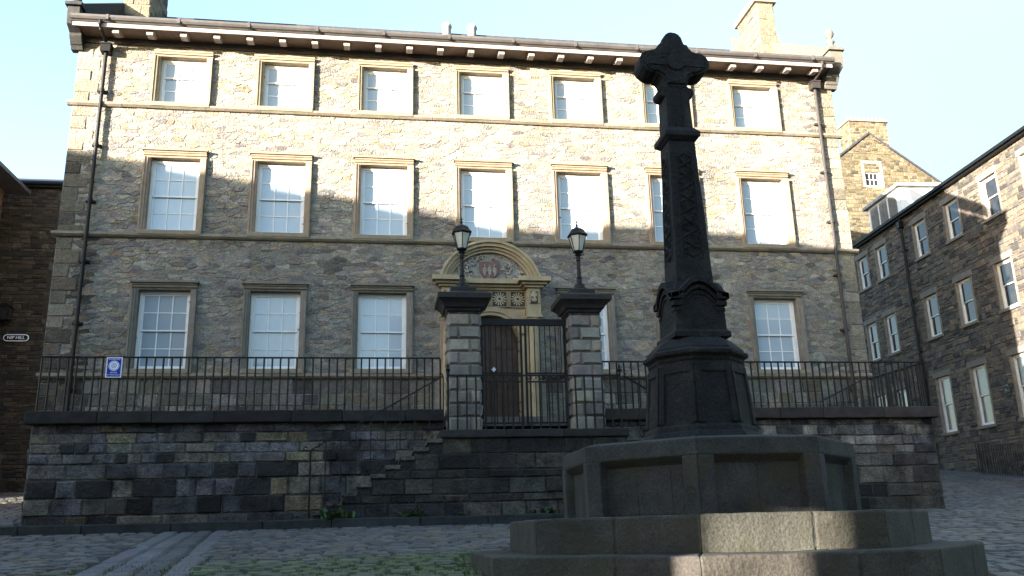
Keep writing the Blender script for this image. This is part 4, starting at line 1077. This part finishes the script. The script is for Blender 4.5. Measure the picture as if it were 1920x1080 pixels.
# ------------------------------------------------------------------ houses on the left lane
lh = thing('lane_house', 'brown shaded stone house up the lane at the left, behind the street name sign', 'house', (0, 12.5, 0))
m_ = MB(); LP = [((.045, .034, .025), 3), ((.033, .026, .02), 3), ((.06, .045, .031), 1.5), ((.018, .016, .015), 1.5)]
lops = [(-15.55, -14.5, 13.45, 14.9), (-15.62, -14.5, 9.95, 11.95)]
backing(m_, ff_, -30, -9, 2, 15.4, lops, (.03, .024, .018)); masonry(m_, ff_, -22, -13.5, 2.8, 15.4, (.13, .22), (.22, .55), LP, [(a-.16, b+.1, c-.1, d+.15) for a, b, c, d in lops], (.01, .035), .02, .01, rubble=True)
m_.add([(-30, 0, 15.4), (-9, 0, 15.4), (-9, 8, 15.4), (-30, 8, 15.4)], [(0, 1, 2, 3)], (.1, .1, .1)); m_.add([(-9, 0, 2), (-9, 8, 2), (-9, 8, 15.4), (-9, 0, 15.4)], [(0, 1, 2, 3)], (.1, .1, .1))
m_.build('wall', M['stone'], lh)
r_ = MB(); r_.add([(-30, -.3, 15.62), (-9, -.3, 15.62), (-9, 4, 17.43), (-30, 4, 17.43)], [(0, 1, 2, 3)]); r_.add([(-30, 8.3, 15.62), (-9, 8.3, 15.62), (-9, 4, 17.43), (-30, 4, 17.43)], [(0, 1, 2, 3)]); r_.build('roof', M['slate'], lh)
q = MB(); q.tube([(-30, -.3, 15.53), (-9, -.3, 15.53)], .07, 8); q.box(-30, -9, -.22, -.02, 15.41, 15.56); q.build('gutter', M['iron'], lh)
for (a, b_, c, d) in lops:
    wn = sash('window', b_-a, d-c, .16, 2, 2, 3, .5, M['darkpane'], mem=.10); wn.parent = lh; wn.location = ((a+b_)/2, 0, c)
    s = MB(); s.box(a-(a+b_)/2-.15, (b_-a)/2+.15, -.08, .3, -.18, -.004, (.05, .045, .04)); s.box(-(b_-a)/2-.15, (b_-a)/2+.15, -.04, .3, d-c+.004, d-c+.3, (.05, .045, .04)); s.build('surround', M['black_stone'], wn)
# nearer hipped house at the very edge
hh = thing('hipped_house', 'corner of a hipped slate-roofed house at the far left edge', 'house', (-17.44, 8.0, 0))
m_ = MB(); backing(m_, Frame(0, 0, 1, 0), -14, -.02, 2, 14.9, [], (.2, .13, .09)); masonry(m_, Frame(0, 0, 1, 0), -3, 0, 2.6, 14.9, (.15, .24), (.25, .55), [((.07, .045, .03), 2), ((.05, .034, .025), 2)], (), (.01, .03))
backing(m_, Frame(0, 0, 0, 1), 0, 3.6, 2, 14.9, [], (.2, .13, .09)); masonry(m_, Frame(0, 0, 0, 1), 0, 3.6, 2.6, 14.9, (.15, .24), (.25, .55), [((.07, .045, .03), 2), ((.05, .034, .025), 2)], (), (.01, .03))
m_.add([(-14, 0, 2), (-14, 3.6, 2), (-14, 3.6, 14.9), (-14, 0, 14.9)], [(0, 1, 2, 3)], (.2, .15, .1))
m_.build('wall', M['stone'], hh)
r_ = MB(); e = .85; r_.add([(-14.5, -e, 14.93), (e, -e, 14.93), (e, 4, 14.93), (-14.5, 4, 14.93), (-14.5, -e, 15.08), (e, -e, 15.08), (e, 4, 15.08), (-14.5, 4, 15.08), (-14.5, 1.8, 17.2), (-2.5, 1.8, 17.2)], [(3,2,1,0), (0,1,5,4), (1,2,6,5), (2,3,7,6), (4,5,9,8), (5,6,9), (6,7,8,9)]); r_.build('roof', M['slate'], hh)
# street name sign and wall lantern
ns = thing('street_sign', 'white-bordered street name sign on the dark lane house wall', 'sign', (-16.62, 12.42, 9.20))
q = MB()
def stadium(w_, h, n=8): return [(w_/2-h/2+h/2*math.cos(t), h/2*math.sin(t)) for t in [R(-90+180*k/n) for k in range(n+1)]] + [(-w_/2+h/2+h/2*math.cos(t), h/2*math.sin(t)) for t in [R(90+180*k/n) for k in range(n+1)]]
q.prism(stadium(.92, .27), -.02, .0); pl = q.build('sign_plate', M['whitemark'], ns)
q = MB(); q.prism(stadium(.86, .21), -.026, -.0205); q.build('dark_panel', M['iron'], pl)
text('NIP HILL', .17, pl, (0, -.03, 0), M['whitemark'])
wlm = thing('wall_lantern', 'dark square lantern bracketed on the lane house wall above the street sign', 'lamp', (-17.05, 12.45, 9.7))
q = MB(); q.tube([(0, .02, .0), (0, -.25, .05), (0, -.30, .12)], .02, 6); q.box(-.2, .2, -.48, -.1, .12, .16)
for sx_ in (-1, 1):
    for sy_ in (-1, 1): q.tube([(sx_*.16, -.29+sy_*.15, .16), (sx_*.23, -.29+sy_*.21, .62)], .014, 5)
q.loft([[(-.26, -.53, .62), (.26, -.53, .62), (.26, -.05, .62), (-.26, -.05, .62)], [(-.1, -.37, .78), (.1, -.37, .78), (.1, -.2, .78), (-.1, -.2, .78)]]); q.build('lantern', M['iron'], wlm)
q = MB(); q.loft([[(-.14, -.42, .165), (.14, -.42, .165), (.14, -.16, .165), (-.14, -.16, .165)], [(-.21, -.48, .615), (.21, -.48, .615), (.21, -.1, .615), (-.21, -.1, .615)]]); q.build('lamp_glass', M['darkpane'], wlm)

# ------------------------------------------------------------------ houses across the square, behind the viewer, whose shadow falls on the front
t_ = 27.2; rise = math.tan(SUN_EL)*t_
prof_ = [(-24, 12.4), (-14, 12.1), (-11.1, 11.66), (-9.1, 11.40), (-7.5, 11.12), (-6.4, 10.92), (-4.75, 10.66), (-3.5, 10.45), (-2, 10.22), (-.6, 10.03), (1.1, 9.74), (2.2, 9.68), (2.5, 9.92), (4.9, 9.92), (7.8, 9.76), (10.2, 9.46), (11.3, 9.33)]
y0 = -math.cos(SUN_AZ)*t_
oh = thing('shadow_house', 'tall stone house across the square, behind the viewer at left, shading the front', 'house', (0, y0, 0))
ps = [(x-math.sin(SUN_AZ)*t_, z+rise) for x, z in prof_]
q = MB(); q.prism([(ps[0][0], -3), (ps[-1][0], -3)] + ps[::-1], -7, 0, (.25, .21, .17)); q.build('wall', M['stone'], oh)
nx_, ny_ = -SH.y, SH.x                                # along the row, across the sun
S0 = Vector((ps[-1][0], y0, 0)) + SH*6
ang = math.atan2(SH.x, -SH.y)
def row_house(k0, k1, z0, z1, name_parent, nm):
    q = MB(); nV = Vector((-SH.y, SH.x, 0)); 
    if nV.x < 0: nV = -nV
    c = [S0+nV*k0, S0+nV*k1, S0+nV*k1+SH*6, S0+nV*k0+SH*6]
    q.add([(p.x, p.y, z0) for p in c]+[(p.x, p.y, z1) for p in c], [(0, 1, 2, 3), (4, 5, 6, 7), (0, 1, 5, 4), (1, 2, 6, 5), (2, 3, 7, 6), (3, 0, 4, 7)], (.25, .21, .17)); q.build(nm, M['stone'], name_parent)
rw = thing('shadow_terrace', 'unseen stone terrace behind the viewer shading the cross, with an added slot beaming sun onto the cross steps', 'house', (0, 0, 0))
row_house(-.3, 6.06, -3, 11.6, rw, 'wall'); row_house(6.80, 15, -3, 11.2, rw, 'wall'); row_house(6.06, 6.80, 4.55, 11.4, rw, 'beam_slot_head')  # gap between the two walls is added, shaped to beam sun onto the cross steps

bk = thing('back_shade_house', 'unseen long stone house added behind the viewer at right to dim the sky light', 'house', (14, -36, 0))  # added out of view to cut sky light on the front and the cross
q = MB(); q.box(-16, 30, -9, 0, -4, 13.5, (.14, .12, .10)); q.build('wall', M['stone'], bk)
q = MB(); q.prismx([(.3, 13.51), (-4.5, 17.0), (-9.3, 13.51)], -16, 30, (.05, .05, .05)); q.build('roof', M['slate'], bk)
